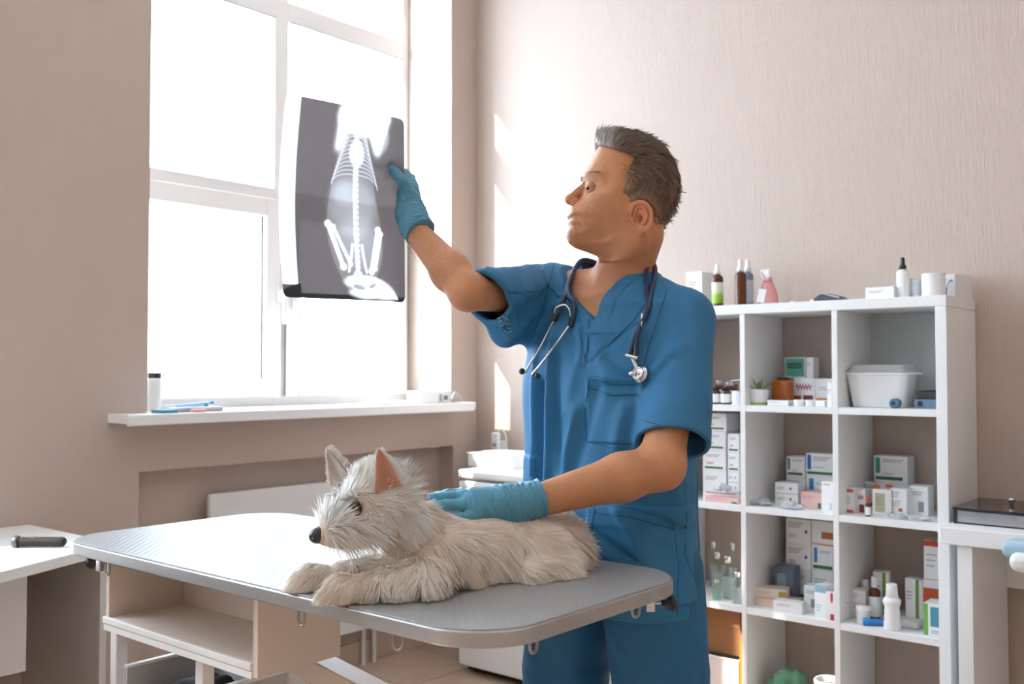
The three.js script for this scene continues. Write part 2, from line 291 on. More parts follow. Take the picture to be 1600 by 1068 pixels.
// ---------------------------------------------------------------- furniture
const uHook = (w, h, r) => tube([[-w / 2, 0, 0], [-w / 2, -h * 0.45, 0], [-w / 2, -h * 0.72, 0], [-w * 0.33, -h * 0.93, 0], [0, -h, 0], [w * 0.33, -h * 0.93, 0], [w / 2, -h * 0.72, 0], [w / 2, -h * 0.45, 0], [w / 2, 0, 0]], r, 40, 8);
const TABLE_TOP = 0.88;
{
  const t = thing('examination_table', 'long examination table with grey ribbed top and rounded corners, dog lying on it', 'table', [0, 0, 0]);
  const x0 = 0.968, x1 = 2.256, z0 = 1.89, z1 = 2.467, r = 0.115;
  const rr = (i) => { const s = new THREE.Shape(), a = x0 + i, b = x1 - i, c = z0 + i, d = z1 - i, q = r - i; s.moveTo(a + q, -c); s.lineTo(b - q, -c); s.absarc(b - q, -c - q, q, Math.PI / 2, 0, true); s.lineTo(b, -d + q); s.absarc(b - q, -d + q, q, 0, -Math.PI / 2, true); s.lineTo(a + q, -d); s.absarc(a + q, -d + q, q, -Math.PI / 2, -Math.PI, true); s.lineTo(a, -c - q); s.absarc(a + q, -c - q, q, Math.PI, Math.PI / 2, true); return s; };
  const slab = (i, ya, yb, bevel) => new THREE.ExtrudeGeometry(rr(i), { depth: yb - ya - 2 * bevel, bevelEnabled: bevel > 0, bevelThickness: bevel, bevelSize: bevel, bevelOffset: -bevel, bevelSegments: 3, curveSegments: 20 }).translate(0, 0, ya + bevel).rotateX(-Math.PI / 2);
  // fine diagonal ribs of the rubber top
  const rib = dataTex(64, 64, (x, y) => 255 * (0.5 + 0.5 * Math.cos((x + y) / 64 * Math.PI * 2 * 4)) * (0.72 + 0.28 * Math.cos((x - y) / 64 * Math.PI * 2 * 2)), [26, 26]);
  const g = metricUV(slab(0.004, TABLE_TOP - 0.006, TABLE_TOP, 0.0015));
  part('table_top', g, phys({ color: lin(0.34, 0.338, 0.335), roughness: 0.36, bumpMap: rib, bumpScale: 0.0011, specularIntensity: 1 }), t);
  part('edge_band', slab(0, TABLE_TOP - 0.027, TABLE_TOP - 0.0025, 0.0025), mat(lin(0.50, 0.49, 0.48), 0.38, { metalness: 0.85 }), t);
  part('underframe', merge([rspan(x0 + 0.05, x1 - 0.07, TABLE_TOP - 0.034, TABLE_TOP - 0.0275, z0 + 0.05, z1 - 0.06, 0.002)]), mat(lin(0.6, 0.58, 0.56), 0.5), t);
  // open beige compartment under the top
  const mBox = mat(lin(0.78, 0.66, 0.56), 0.5), mLip = mat(lin(0.86, 0.84, 0.81), 0.4), Y0 = 0.675, Y1 = TABLE_TOP - 0.0345, X0 = 1.035, X1 = 1.604, Z0 = 2.18, Z1 = 2.38, th = 0.014;
  const b = part('storage_box', merge([rspan(X0, X0 + th, Y0 + 0.0245, Y1, Z0, Z1, 0.001), rspan(X1 - th, X1, Y0, Y1, Z0, Z1, 0.001), rspan(X0 + th, X1 - th, Y0 + 0.0245, Y1, Z0, Z0 + th, 0.001), rspan(X0 + th, X1 - th, Y0 + 0.012, Y0 + 0.026, Z0 + th, Z1 - 0.004, 0.001)]), mBox, t);
  part('edge_strip', merge([rspan(X0 - 0.004, X1 - th - 0.001, Y0 + 0.0125, Y0 + 0.027, Z1 - 0.004, Z1 + 0.006, 0.002), rspan(X0 - 0.004, X1 - th - 0.001, Y0 - 0.004, Y0 + 0.0105, Z1 - 0.006, Z1 + 0.003, 0.002)]), mLip, b);
  part('edge_strip', rspan(X1 - th, X1 - th + 0.0015, Y0, Y1, Z1 - 0.0005, Z1 + 0.001, 0.0005), mLip, b);
  // lift: slanting arm, column and foot (they reach the floor below the picture)
  const mLift = mat(lin(0.76, 0.66, 0.58), 0.45);
  part('lift_column', rspan(1.06, 1.17, 0.05, TABLE_TOP - 0.034, 1.965, 2.055, 0.01), mLift, t);
  part('lift_arm', rspan(-0.30, 0.30, -0.025, 0.025, -0.03, 0.03, 0.004).rotateZ(-0.14).translate(1.44, 0.600, 2.10), mLift, t);
  part('base_plate', rspan(1.02, 1.95, 0.0, 0.05, 2.0, 2.36, 0.012), mLift, t);
  // chrome tie-down hooks and pole clamps under the rim
  const hookY = TABLE_TOP - 0.026;
  for (const [x, z, turn] of [[1.815, 2.443, 0], [2.045, 2.437, 0.35], [2.215, 2.315, 1.5], [2.215, 2.03, 1.3], [1.168, 2.447, 0]]) {
    const h = part('tie_hook', uHook(0.016, 0.033, 0.0026), mDarkSteel, t, [x, hookY, z]); h.rotation.y = turn;
    part('hook_plate', rbox(0.03, 0.003, 0.016, 0.001), mDarkSteel, h, [-0.008, 0.0005, 0]);
  }
  for (const [x, z, turn] of [[1.142, 2.447, Math.PI], [2.222, 1.995, 0.72]]) {
    const c = part('pole_clamp', merge([rbox(0.016, 0.030, 0.018, 0.002, 0, -0.013, 0), rod([0.008, -0.014, 0], [0.024, -0.014, 0], 0.0028)]), mSteel, t, [x, hookY, z]); c.rotation.y = turn;
    part('knob', lathe([[0, 0], [0.0055, 0], [0.006, 0.003], [0.0055, 0.009], [0.011, 0.013], [0.0135, 0.018], [0.0135, 0.023], [0.009, 0.026], [0, 0.0265]], 24).rotateZ(-Math.PI / 2), mBlackPlastic, c, [0.020, -0.014, 0]);
  }
}
// drawer frame with a grey plastic basket under the table compartment
{
  const t = thing('drawer_trolley', 'white metal drawer frame holding a grey plastic basket under the examination table', 'trolley', [0, 0, 0]);
  const mPost = mat(lin(0.84, 0.83, 0.82), 0.4), mGrey = phys({ color: lin(0.52, 0.53, 0.53), roughness: 0.5 }), mRim = mat(lin(0.85, 0.85, 0.85), 0.4);
  for (const [x, z] of [[1.012, 2.335], [1.012, 2.10], [1.36, 2.335], [1.36, 2.10]]) part('post', rspan(x - 0.014, x + 0.014, 0, 0.664, z - 0.014, z + 0.014, 0.002), mPost, t);
  part('rail', merge([rspan(1.026, 1.346, 0.40, 0.42, 2.093, 2.107, 0.001), rspan(1.356, 1.364, 0.40, 0.42, 2.114, 2.321, 0.001), rspan(1.008, 1.016, 0.40, 0.42, 2.114, 2.321, 0.001)]), mPost, t);
  const b = part('basket', merge([rspan(1.034, 1.040, 0.43, 0.575, 2.112, 2.33, 0.001), rspan(1.333, 1.339, 0.43, 0.575, 2.112, 2.33, 0.001), rspan(1.04, 1.333, 0.43, 0.63, 2.112, 2.118, 0.001), rspan(1.04, 1.333, 0.43, 0.50, 2.324, 2.33, 0.001), rspan(1.034, 1.339, 0.424, 0.43, 2.112, 2.33, 0.001)]), mGrey, t);
  part('rim', merge([rspan(1.030, 1.046, 0.575, 0.583, 2.108, 2.334, 0.003), rspan(1.327, 1.343, 0.575, 0.583, 2.108, 2.334, 0.003), rspan(1.046, 1.327, 0.63, 0.637, 2.106, 2.122, 0.003)]), mRim, b);
  solo('folded_cloth', (() => { const g = new THREE.SphereGeometry(1, 36, 22); const p = g.attributes.position; for (let i = 0; i < p.count; i++) { const x = p.getX(i), y = p.getY(i), z = p.getZ(i), n = 1 + 0.22 * noise3(x * 2.2 + 4, y * 2.2, z * 2.2); p.setXYZ(i, x * 0.066 * n, y * 0.055 * n, z * 0.11 * n); } g.computeVertexNormals(); return g; })(), mat(lin(0.035, 0.036, 0.042), 0.8), 'dark cloth lying in the grey basket under the table', 'cloth', [1.16, 0.5, 2.22]);
}
// corner desk at the left with an end panel and a hanging drawer
{
  const t = thing('corner_desk', 'white corner desk against the window wall at the left edge', 'desk', [0, 0, 0]);
  const s = new THREE.Shape([[0.004, 2.094], [0.50, 2.085], [0.535, 2.10], [0.60, 2.25], [0.70, 2.47], [0.86, 2.75], [0.90, 3.5], [0.004, 3.5]].map(([x, z]) => new THREE.Vector2(x, -z)));
  part('desk_top', new THREE.ExtrudeGeometry(s, { depth: 0.024, bevelEnabled: true, bevelThickness: 0.002, bevelSize: 0.002, bevelOffset: -0.002, bevelSegments: 2 }).rotateX(-Math.PI / 2).translate(0, 0.744, 0), mWhiteBoard, t);
  part('end_panel', rspan(0.02, 0.505, 0.0, 0.742, 2.10, 2.12, 0.001), mat(lin(0.66, 0.62, 0.60), 0.5), t);
  part('end_panel', rspan(0.02, 0.70, 0.0, 0.742, 3.44, 3.46, 0.001), mat(lin(0.66, 0.62, 0.60), 0.5), t);
  const d = part('drawer', rspan(0.06, 0.535, 0.478, 0.742, 2.342, 2.80, 0.002), mat(lin(0.70, 0.68, 0.67), 0.5), t);
  part('drawer_front', rspan(0.535, 0.551, 0.476, 0.728, 2.34, 2.80, 0.002), mat(lin(0.72, 0.69, 0.68), 0.45), d);
  // the otoscope handle on it
  const o = thing('otoscope_handle', 'black ribbed otoscope handle with grey end cap lying on the corner desk', 'otoscope', [0.385, 0.7855, 2.303]);
  o.rotation.y = Math.atan2(0.096, 0.115); 
  part('grip', lathe([[0, 0.012], [0.0135, 0.012], ...Array.from({ length: 22 }, (_, i) => [i % 2 ? 0.0135 : 0.0122, 0.018 + i * 0.005]), [0.0125, 0.135], [0.009, 0.14], [0, 0.14]], 26).rotateZ(-Math.PI / 2), mat(lin(0.009, 0.009, 0.010), 0.7), o);
  part('end_cap', lathe([[0, -0.004], [0.006, -0.004], [0.011, -0.002], [0.0172, 0.0], [0.0172, 0.010], [0.015, 0.013], [0, 0.0135]], 30).rotateZ(-Math.PI / 2), mat(lin(0.13, 0.14, 0.15), 0.35, { metalness: 0.4 }), o);
  part('switch', rbox(0.02, 0.004, 0.008, 0.0015, 0.05, 0.0135, 0), mDarkSteel, o);
}
// small refrigerator in the corner
{
  const t = thing('refrigerator', 'small white refrigerator standing in the corner beside the window', 'refrigerator', [0, 0, 0]);
  const m = mat(lin(0.87, 0.87, 0.87), 0.35);
  part('body', rspan(0.335, 0.87, 0.03, 0.80, 0.03, 0.44, 0.006), m, t);
  part('door', rspan(0.333, 0.872, 0.035, 0.795, 0.443, 0.478, 0.008), m, t);
  part('top_plate', rspan(0.328, 0.877, 0.805, 0.842, 0.025, 0.482, 0.012), m, t);
  part('kick_plate', rspan(0.345, 0.86, 0.008, 0.032, 0.05, 0.43, 0.002), mBlackPlastic, t);
  for (const [x, z] of [[0.37, 0.08], [0.835, 0.08], [0.37, 0.40], [0.835, 0.40]]) part('foot', cyl(0.014, 0.016, 0.012, x, 0, z, 14), mBlackPlastic, t);
  part('handle', rspan(0.82, 0.842, 0.66, 0.77, 0.478, 0.492, 0.004), m, t);
  const tr = thing('instrument_tray', 'low white plastic tray on top of the small refrigerator', 'tray', [0.40, 0.842, 0.25]);
  const o = 0.13, w = 0.10, h = 0.055;
  part('tray_wall', merge([rspan(-o, o, 0, 0.004, -w, w, 0.001), rspan(-o, -o + 0.004, 0.004, h, -w, w, 0.001), rspan(o - 0.004, o, 0.004, h, -w, w, 0.001), rspan(-o + 0.004, o - 0.004, 0.004, h, -w, -w + 0.004, 0.001), rspan(-o + 0.004, o - 0.004, 0.004, h, w - 0.004, w, 0.001)]), mWhitePlastic, tr);
  part('tray_rim', merge([rspan(-o - 0.006, o + 0.006, h, h + 0.004, w - 0.003, w + 0.008, 0.001), rspan(-o - 0.006, o + 0.006, h, h + 0.004, -w - 0.008, -w + 0.003, 0.001), rspan(-o - 0.006, -o + 0.003, h, h + 0.004, -w + 0.003, w - 0.003, 0.001), rspan(o - 0.003, o + 0.006, h, h + 0.004, -w + 0.003, w - 0.003, 0.001)]), mWhitePlastic, tr);
  const pap = (() => { const g = new THREE.IcosahedronGeometry(1, 5), p = g.attributes.position; for (let i = 0; i < p.count; i++) { const v = new THREE.Vector3().fromBufferAttribute(p, i), n = 1 + 0.5 * Math.abs(noise3(v.x * 2.4, v.y * 2.4, v.z * 2.4)) + 0.18 * noise3(v.x * 5, v.y * 5, v.z * 5); p.setXYZ(i, v.x * 0.06 * n, Math.max(-0.028, v.y * 0.028 * n), v.z * 0.05 * n); } const h2 = mergeVertices(g.deleteAttribute('normal').deleteAttribute('uv')); h2.computeVertexNormals(); return h2; })();
  solo('crumpled_tissue', pap, mat(lin(0.86, 0.88, 0.89), 0.9), 'crumpled white tissue in the tray on the refrigerator', 'tissue', [0.335, 0.842 + 0.034, 0.26]);
  const hs = thing('wall_handset', 'white handset with a curved lead hung on the back wall above the refrigerator', 'handset', [0.165, 0.868, 0.022]);
  part('cradle', rspan(-0.034, 0.034, 0.0, 0.06, -0.021, 0.012, 0.006), mWhitePlastic, hs);
  part('receiver', merge([rspan(-0.026, 0.018, 0.02, 0.10, 0.006, 0.032, 0.009)]), mWhitePlastic, hs);
  part('keypad', rspan(-0.016, 0.008, 0.035, 0.05, 0.031, 0.033, 0.0008), mat(lin(0.35, 0.35, 0.36), 0.5), hs);
  part('lead', tube([[0.006, 0.095, 0.018], [0.02, 0.115, 0.02], [0.042, 0.10, 0.012], [0.05, 0.05, 0.006], [0.05, 0.0, 0.004], [0.045, -0.06, 0.004]], 0.0035, 40, 8), mWhitePlastic, hs);
}
// desk beside the shelf at the right
{
  const t = thing('side_desk', 'white desk standing against the right end of the shelf unit', 'desk', [0, 0, 0]);
  part('desk_top', rspan(2.246, 3.35, 0.74, 0.79, 0.005, 0.433, 0.003), mWhiteBoard, t);
  part('side_panel', rspan(2.290, 2.332, 0.0, 0.739, 0.03, 0.418, 0.002), mWhiteBoard, t);
  part('side_panel', rspan(3.29, 3.332, 0.0, 0.739, 0.03, 0.418, 0.002), mWhiteBoard, t);
  part('back_rail', rspan(2.333, 3.289, 0.56, 0.739, 0.03, 0.05, 0.002), mWhiteBoard, t);
  const s = thing('steel_case', 'flat stainless steel case with a smoked glass lid on the side desk', 'case', [2.262, 0.79, 0.055]);
  part('tray', merge([rspan(0, 0.42, 0.004, 0.042, 0, 0.28, 0.006)]), mat(lin(0.55, 0.55, 0.55), 0.3, { metalness: 0.9 }), s);
  part('base_strip', rspan(0.004, 0.416, 0, 0.005, 0.004, 0.276, 0.001), mBlackPlastic, s);
  part('lid', rspan(-0.006, 0.426, 0.042, 0.05, -0.006, 0.287, 0.002), phys({ color: lin(0.035, 0.03, 0.03), roughness: 0.08, specularIntensity: 1 }), s);
  part('knob', lathe([[0, 0], [0.006, 0], [0.006, 0.008], [0.010, 0.011], [0.011, 0.018], [0.008, 0.022], [0, 0.023]], 22), mSteel, s, [0.12, 0.05, 0.12]);
  part('corner_post', rspan(-0.004, 0.006, 0.0, 0.042, 0.274, 0.284, 0.002), mBlackPlastic, s);
  // padded pale blue roll with a white end, cut by the right edge of the picture
  const p0 = at(1581, 858, 2.25), q = thing('padded_armrest', 'pale blue padded armrest with a white end at the right edge, before the side desk', 'armrest', [p0.x, 0, p0.z]);
  q.rotation.y = -0.15;
  part('pad', rbox(0.30, 0.042, 0.07, 0.018, 0.136, p0.y + 0.004, 0, 4), mat(lin(0.40, 0.58, 0.68), 0.55), q);
  part('end_grip', rbox(0.05, 0.044, 0.045, 0.02, 0.035, p0.y - 0.02, 0.032, 4), mWhitePlastic, q);
  part('support_post', merge([rod([0.16, 0.03, 0], [0.16, p0.y - 0.015, 0], 0.014), rod([-0.02, 0.012, 0], [0.36, 0.012, 0], 0.012), rod([0.16, 0.012, -0.14], [0.16, 0.012, 0.14], 0.012)]), mWhitePlastic, q);
}
// things on the window sill
{
  const sy = 1.1075;
  const b = thing('sample_jar', 'pale plastic jar with a black lid at the left end of the window sill', 'jar', [-0.1, sy, 1.612]);
  part('jar_body', lathe([[0, 0], [0.022, 0], [0.023, 0.003], [0.023, 0.118], [0, 0.118]]), phys({ color: lin(0.75, 0.74, 0.70), roughness: 0.3, transmission: 0.35, thickness: 0 }), b);
  part('lid', cyl(0.0235, 0.0235, 0.02, 0, 0.118, 0), mBlackPlastic, b);
  const t = thing('pen_tray', 'shallow tray holding pens and a strip of foil on the window sill', 'tray', [0.035, sy, 1.545]);
  part('dish', rspan(-0.04, 0.045, 0, 0.016, -0.10, 0.10, 0.004), mat(lin(0.42, 0.42, 0.45), 0.4), t);
  part('dish_liner', rspan(-0.034, 0.039, 0.016, 0.0175, -0.094, 0.094, 0.0006), mat(lin(0.75, 0.78, 0.82), 0.5), t);
  const pen = (name, c, a, bb, r, label) => { const q = thing(name, label, 'pen', [0, 0, 0]); part('barrel', rod(a, bb, r, 12), mat(c, 0.35), q); const d = bb.map((v, i) => v + (v - a[i]) * 0.1); part('cap', rod(bb, d, r * 1.15, 12), mat(lin(0.03, 0.16, 0.42), 0.4), q); };
  pen('pen', lin(0.25, 0.55, 0.80), [0.06, sy + 0.0225, 1.62], [0.03, sy + 0.030, 1.47], 0.0045, 'light blue pen lying across the pen tray on the sill');
  pen('pen', lin(0.80, 0.83, 0.88), [0.012, sy + 0.0215, 1.64], [0.04, sy + 0.0215, 1.50], 0.004, 'white pen lying in the tray on the sill');
  solo('eraser', rbox(0.02, 0.011, 0.055, 0.004), mat(lin(0.78, 0.36, 0.36), 0.7), 'small pink eraser on the sill in front of the pen tray', 'eraser', [0.10, sy + 0.0055, 1.56]);
  solo('notepad', rbox(0.07, 0.012, 0.06, 0.002), mat(lin(0.10, 0.30, 0.42), 0.6), 'dark teal notepad beside the jar on the window sill', 'notepad', [0.075, sy + 0.006, 1.675]);
  const w = thing('tissue_box', 'white cardboard box with a grey print at the right end of the sill', 'box', [0.0, sy, 0.315]);
  part('carton', rbox(0.09, 0.055, 0.20, 0.003, 0, 0.0275, 0), mWhitePlastic, w);
  part('print', span(0.0452, 0.0456, 0.014, 0.034, -0.072, -0.045), mat(lin(0.25, 0.24, 0.26), 0.6), w);
  part('print', span(0.0452, 0.0456, 0.006, 0.040, -0.035, -0.015), mat(lin(0.40, 0.39, 0.41), 0.6), w);
  solo('bent_tube', tube([[0, 0.010, -0.03], [0, 0.028, -0.015], [0, 0.04, 0.012], [0, 0.012, 0.03]], 0.0095, 30, 10), mat(lin(0.48, 0.46, 0.47), 0.5), 'bent grey tube on the sill beside the white box', 'tube', [0.085, sy + 0.0005, 0.225]);
  solo('paper_pile', merge([rbox(0.12, 0.006, 0.20, 0.001, 0, 0.003, 0), rbox(0.115, 0.005, 0.19, 0.001, 0.004, 0.0085, 0.004).rotateY(0.06), rbox(0.11, 0.006, 0.18, 0.001, -0.003, 0.014, 0.004).rotateY(-0.05)]), mat(lin(0.86, 0.84, 0.82), 0.8), 'small pile of white papers in the middle of the window sill', 'papers', [0.03, sy, 0.60]);
}

// ---------------------------------------------------------------- shelf unit
const SH = { x: [0.88, 0.914, 1.210, 1.229, 1.543, 1.562, 1.876, 1.895, 2.206, 2.24], top: 1.486, rows: [1.131, 0.779, 0.427, 0.075], zf: 0.32, zb: 0.006 };
{
  const t = thing('shelf_unit', 'white open shelf unit of square compartments against the back wall', 'shelf', [0, 0, 0]);
  const m = mWhiteBoard, { x, zf, zb } = SH;
  part('top_board', rspan(x[0], x[9], 1.452, 1.486, zb, zf, 0.002), m, t);
  part('bottom_board', rspan(x[1] + 0.0005, x[8] - 0.0005, 0.040, 0.075, zb, zf - 0.001, 0.002), m, t);
  part('plinth', rspan(x[1] + 0.002, x[8] - 0.002, 0.0, 0.039, zb + 0.02, zf - 0.03, 0.001), m, t);
  for (const [a, b] of [[0, 1], [8, 9]]) part('side_panel', rspan(x[a], x[b], 0.0, 1.4515, zb, zf, 0.002), m, t);
  for (const [a, b] of [[2, 3], [4, 5], [6, 7]]) part('divider', rspan(x[a], x[b], 0.0755, 1.4515, zb, zf - 0.001, 0.001), m, t);
  for (const y of SH.rows.slice(0, 3)) for (const [a, b] of [[1, 2], [3, 4], [5, 6], [7, 8]]) part('shelf_board', rspan(x[a] + 0.0004, x[b] - 0.0004, y - 0.022, y, zb, zf - 0.0015, 0.001), m, t);
  part('back_panel', rspan(x[7] + 0.0005, x[8] - 0.0005, 1.1315, 1.4515, zb + 0.001, zb + 0.006, 0.0005), mat(lin(0.66, 0.68, 0.66), 0.5), t);
}
// printed cartons
const cartonArt = new Map();
function cartonMat(kind) {
  if (cartonArt.has(kind)) return cartonArt.get(kind);
  const lines = (c, x, y, w, n, s = 7, color = '#8b8b92') => { c.fillStyle = color; for (let i = 0; i < n; i++) c.fillRect(x, y + i * s, w * (1 - 0.25 * ((i * 7) % 3) / 2), 2.4); };
  const draw = {
    plain: (c) => lines(c, 14, 26, 70, 3),
    green: (c) => { lines(c, 16, 20, 80, 2); lines(c, 22, 58, 40, 2, 5, '#b05a52'); c.fillStyle = '#2f6f45'; c.fillRect(10, 78, 104, 10); },
    greenblue: (c) => { c.fillStyle = '#1f5fae'; c.beginPath(); c.roundRect(6, 6, 18, 64, 6); c.fill(); lines(c, 34, 14, 82, 3); lines(c, 34, 58, 50, 1); c.fillStyle = '#2c6a40'; c.fillRect(4, 78, 120, 12); },
    greenteal: (c) => { c.fillStyle = '#3c8d7c'; c.beginPath(); c.roundRect(6, 6, 18, 58, 5); c.fill(); lines(c, 34, 12, 82, 2); c.fillStyle = '#c3d4df'; c.fillRect(34, 62, 40, 7); c.fillStyle = '#2c6a40'; c.fillRect(6, 76, 104, 12); },
    teal: (c) => { c.fillStyle = '#4d9a87'; c.fillRect(4, 4, 120, 88); c.fillStyle = '#2c5148'; c.fillRect(18, 26, 88, 26); lines(c, 24, 34, 74, 2, 8, '#5f9c8c'); },
    script: (c) => { c.strokeStyle = '#a03a66'; c.lineWidth = 6; c.beginPath(); c.moveTo(14, 34); for (let i = 0; i < 11; i++) c.lineTo(20 + i * 9, i % 2 ? 40 : 24); c.stroke(); c.fillStyle = '#a8572c'; c.fillRect(0, 64, 44, 32); c.fillStyle = '#7a2f2c'; c.fillRect(58, 62, 60, 34); },
    orangeband: (c) => { lines(c, 30, 30, 70, 2, 8, '#a79c8c'); c.fillStyle = '#d7873f'; c.fillRect(8, 70, 112, 14); },
    dots: (c) => { c.fillStyle = '#5c5e66'; c.beginPath(); c.arc(86, 24, 6, 0, 7); c.fill(); c.beginPath(); c.arc(86, 72, 6, 0, 7); c.fill(); c.fillStyle = '#a9adb3'; c.fillRect(0, 46, 128, 3); lines(c, 10, 20, 44, 2); lines(c, 10, 66, 44, 2); },
    pink: (c) => { c.fillStyle = '#e9bdb6'; c.fillRect(0, 0, 128, 96); lines(c, 14, 20, 70, 3, 9, '#b9837c'); c.fillStyle = '#2f7a52'; c.fillRect(104, 60, 22, 34); },
    tallred: (c) => { lines(c, 20, 8, 70, 1, 7, '#c65a52'); c.fillStyle = '#c9ccd2'; c.fillRect(84, 66, 26, 22); },
    redends: (c) => { c.fillStyle = '#d2583a'; c.fillRect(10, 0, 108, 13); c.fillRect(10, 84, 108, 12); lines(c, 30, 34, 50, 4); },
    ochre: (c) => { c.fillStyle = '#b9b59a'; c.fillRect(16, 14, 70, 74); lines(c, 24, 30, 46, 4, 9, '#8b8668'); },
    mixed: (c) => { lines(c, 12, 12, 60, 3, 8, '#6f9a9a'); lines(c, 12, 44, 70, 3, 8, '#a78d8d'); c.fillStyle = '#c7552f'; c.fillRect(60, 70, 34, 12); },
    dotbox: (c) => { lines(c, 10, 14, 80, 3, 8, '#6b6c72'); c.fillStyle = '#4d4e55'; c.beginPath(); c.arc(104, 46, 7, 0, 7); c.fill(); lines(c, 12, 62, 40, 2); },
    brownpatch: (c) => { c.fillStyle = '#b9692f'; c.fillRect(58, 42, 70, 28); c.fillStyle = '#d98a52'; c.fillRect(0, 90, 128, 6); },
    bluebar: (c) => { c.fillStyle = '#2f86bf'; c.fillRect(12, 8, 22, 62); lines(c, 44, 20, 70, 2); c.fillStyle = '#2c6a40'; c.fillRect(8, 80, 116, 14); },
    bluegrey: (c) => { c.fillStyle = '#5d6a7a'; c.fillRect(0, 0, 128, 96); c.fillStyle = '#8fa0b2'; c.fillRect(20, 20, 60, 40); c.fillStyle = '#c4532f'; c.fillRect(0, 84, 128, 12); },
    yellow: (c) => { c.fillStyle = '#e6d9cf'; c.fillRect(0, 0, 128, 96); c.fillStyle = '#b79a3a'; c.fillRect(96, 20, 30, 60); lines(c, 10, 30, 60, 3, 10, '#c98a6b'); },
    blush: (c) => { c.fillStyle = '#e8cdbd'; c.fillRect(0, 0, 128, 96); lines(c, 10, 24, 70, 3, 12, '#cf9c7c'); },
    bluetop: (c) => { c.fillStyle = '#8db4c8'; c.fillRect(0, 0, 128, 22); lines(c, 16, 60, 60, 3, 8, '#9db4c4'); },
    red: (c) => { c.fillStyle = '#c63a4d'; c.beginPath(); c.arc(88, 14, 22, 0, 7); c.fill(); c.fillStyle = '#b83347'; c.fillRect(64, 74, 60, 22); },
    greenedge: (c) => { c.fillStyle = '#6f9f3f'; c.fillRect(74, 0, 26, 96); lines(c, 10, 30, 44, 3, 8, '#a2a59a'); },
    orangetop: (c) => { c.fillStyle = '#c0491f'; c.fillRect(0, 0, 128, 14); lines(c, 16, 34, 80, 3, 14, '#9aa3ad'); },
    orangefull: (c) => { c.fillStyle = '#cc5a2a'; c.fillRect(0, 18, 128, 78); c.fillStyle = '#e3e6ea'; c.fillRect(0, 0, 128, 18); lines(c, 20, 44, 70, 2, 12, '#e39a72'); },
    greenteal2: (c) => { c.fillStyle = '#6fae4f'; c.fillRect(0, 0, 34, 96); c.fillStyle = '#4f93a3'; c.fillRect(50, 8, 72, 60); lines(c, 56, 80, 56, 2, 6, '#7b8f99'); },
    logo: (c) => { c.strokeStyle = '#6f93bd'; c.lineWidth = 8; c.beginPath(); c.arc(92, 70, 46, Math.PI, Math.PI * 1.6); c.stroke(); c.fillStyle = '#5d7fae'; c.fillRect(36, 50, 12, 46); lines(c, 10, 14, 40, 2); },
    greyprint: (c) => { lines(c, 14, 18, 80, 2, 8, '#7f8288'); c.fillStyle = '#8f8f95'; c.fillRect(60, 50, 40, 34); },
  }[kind];
  const front = canvasTex(128, 96, (c, w, h) => { c.fillStyle = '#eeedec'; c.fillRect(0, 0, w, h); draw(c); });
  const side = { teal: lin(0.62, 0.64, 0.63), pink: lin(0.78, 0.52, 0.47), bluegrey: lin(0.13, 0.15, 0.19), yellow: lin(0.75, 0.62, 0.50), blush: lin(0.76, 0.55, 0.43), orangefull: lin(0.58, 0.10, 0.02) }[kind] ?? lin(0.78, 0.775, 0.77);
  const m = [mat(side, 0.55), mat(lin(1, 1, 1), 0.5, { map: front })];
  cartonArt.set(kind, m); return m;
}
const cartonFlap = mat(lin(0.60, 0.59, 0.58), 0.6);
// a carton whose front lower edge runs between two surveyed points on the plane z = zf
function carton(kind, [px0, px1, pyTop], y0, zf, depth, label, turn = 0, group, name = 'medicine_box') {
  const a = onPlane('z', px0, pyTop, zf), b = onPlane('z', px1, pyTop, zf), w = b.x - a.x, h = (a.y + b.y) / 2 - y0, [mSide, mFront] = cartonMat(kind);
  const t = thing(name, label, 'box', [(a.x + b.x) / 2, y0, zf - depth / 2], group); t.rotation.y = turn;
  part('carton', rbox(w, h, depth, 0.0012, 0, h / 2, 0, 1), mSide, t);
  part('printed_front', new THREE.PlaneGeometry(w - 0.0024, h - 0.0024), mFront, t, [0, h / 2, depth / 2 + 0.0004]);
  part('end_flap', new THREE.PlaneGeometry(depth * 0.92, h * 0.9).rotateY(Math.PI / 2), mSide, t, [w / 2 + 0.0004, h / 2, 0]);
  t.topY = y0 + h; return t;
}
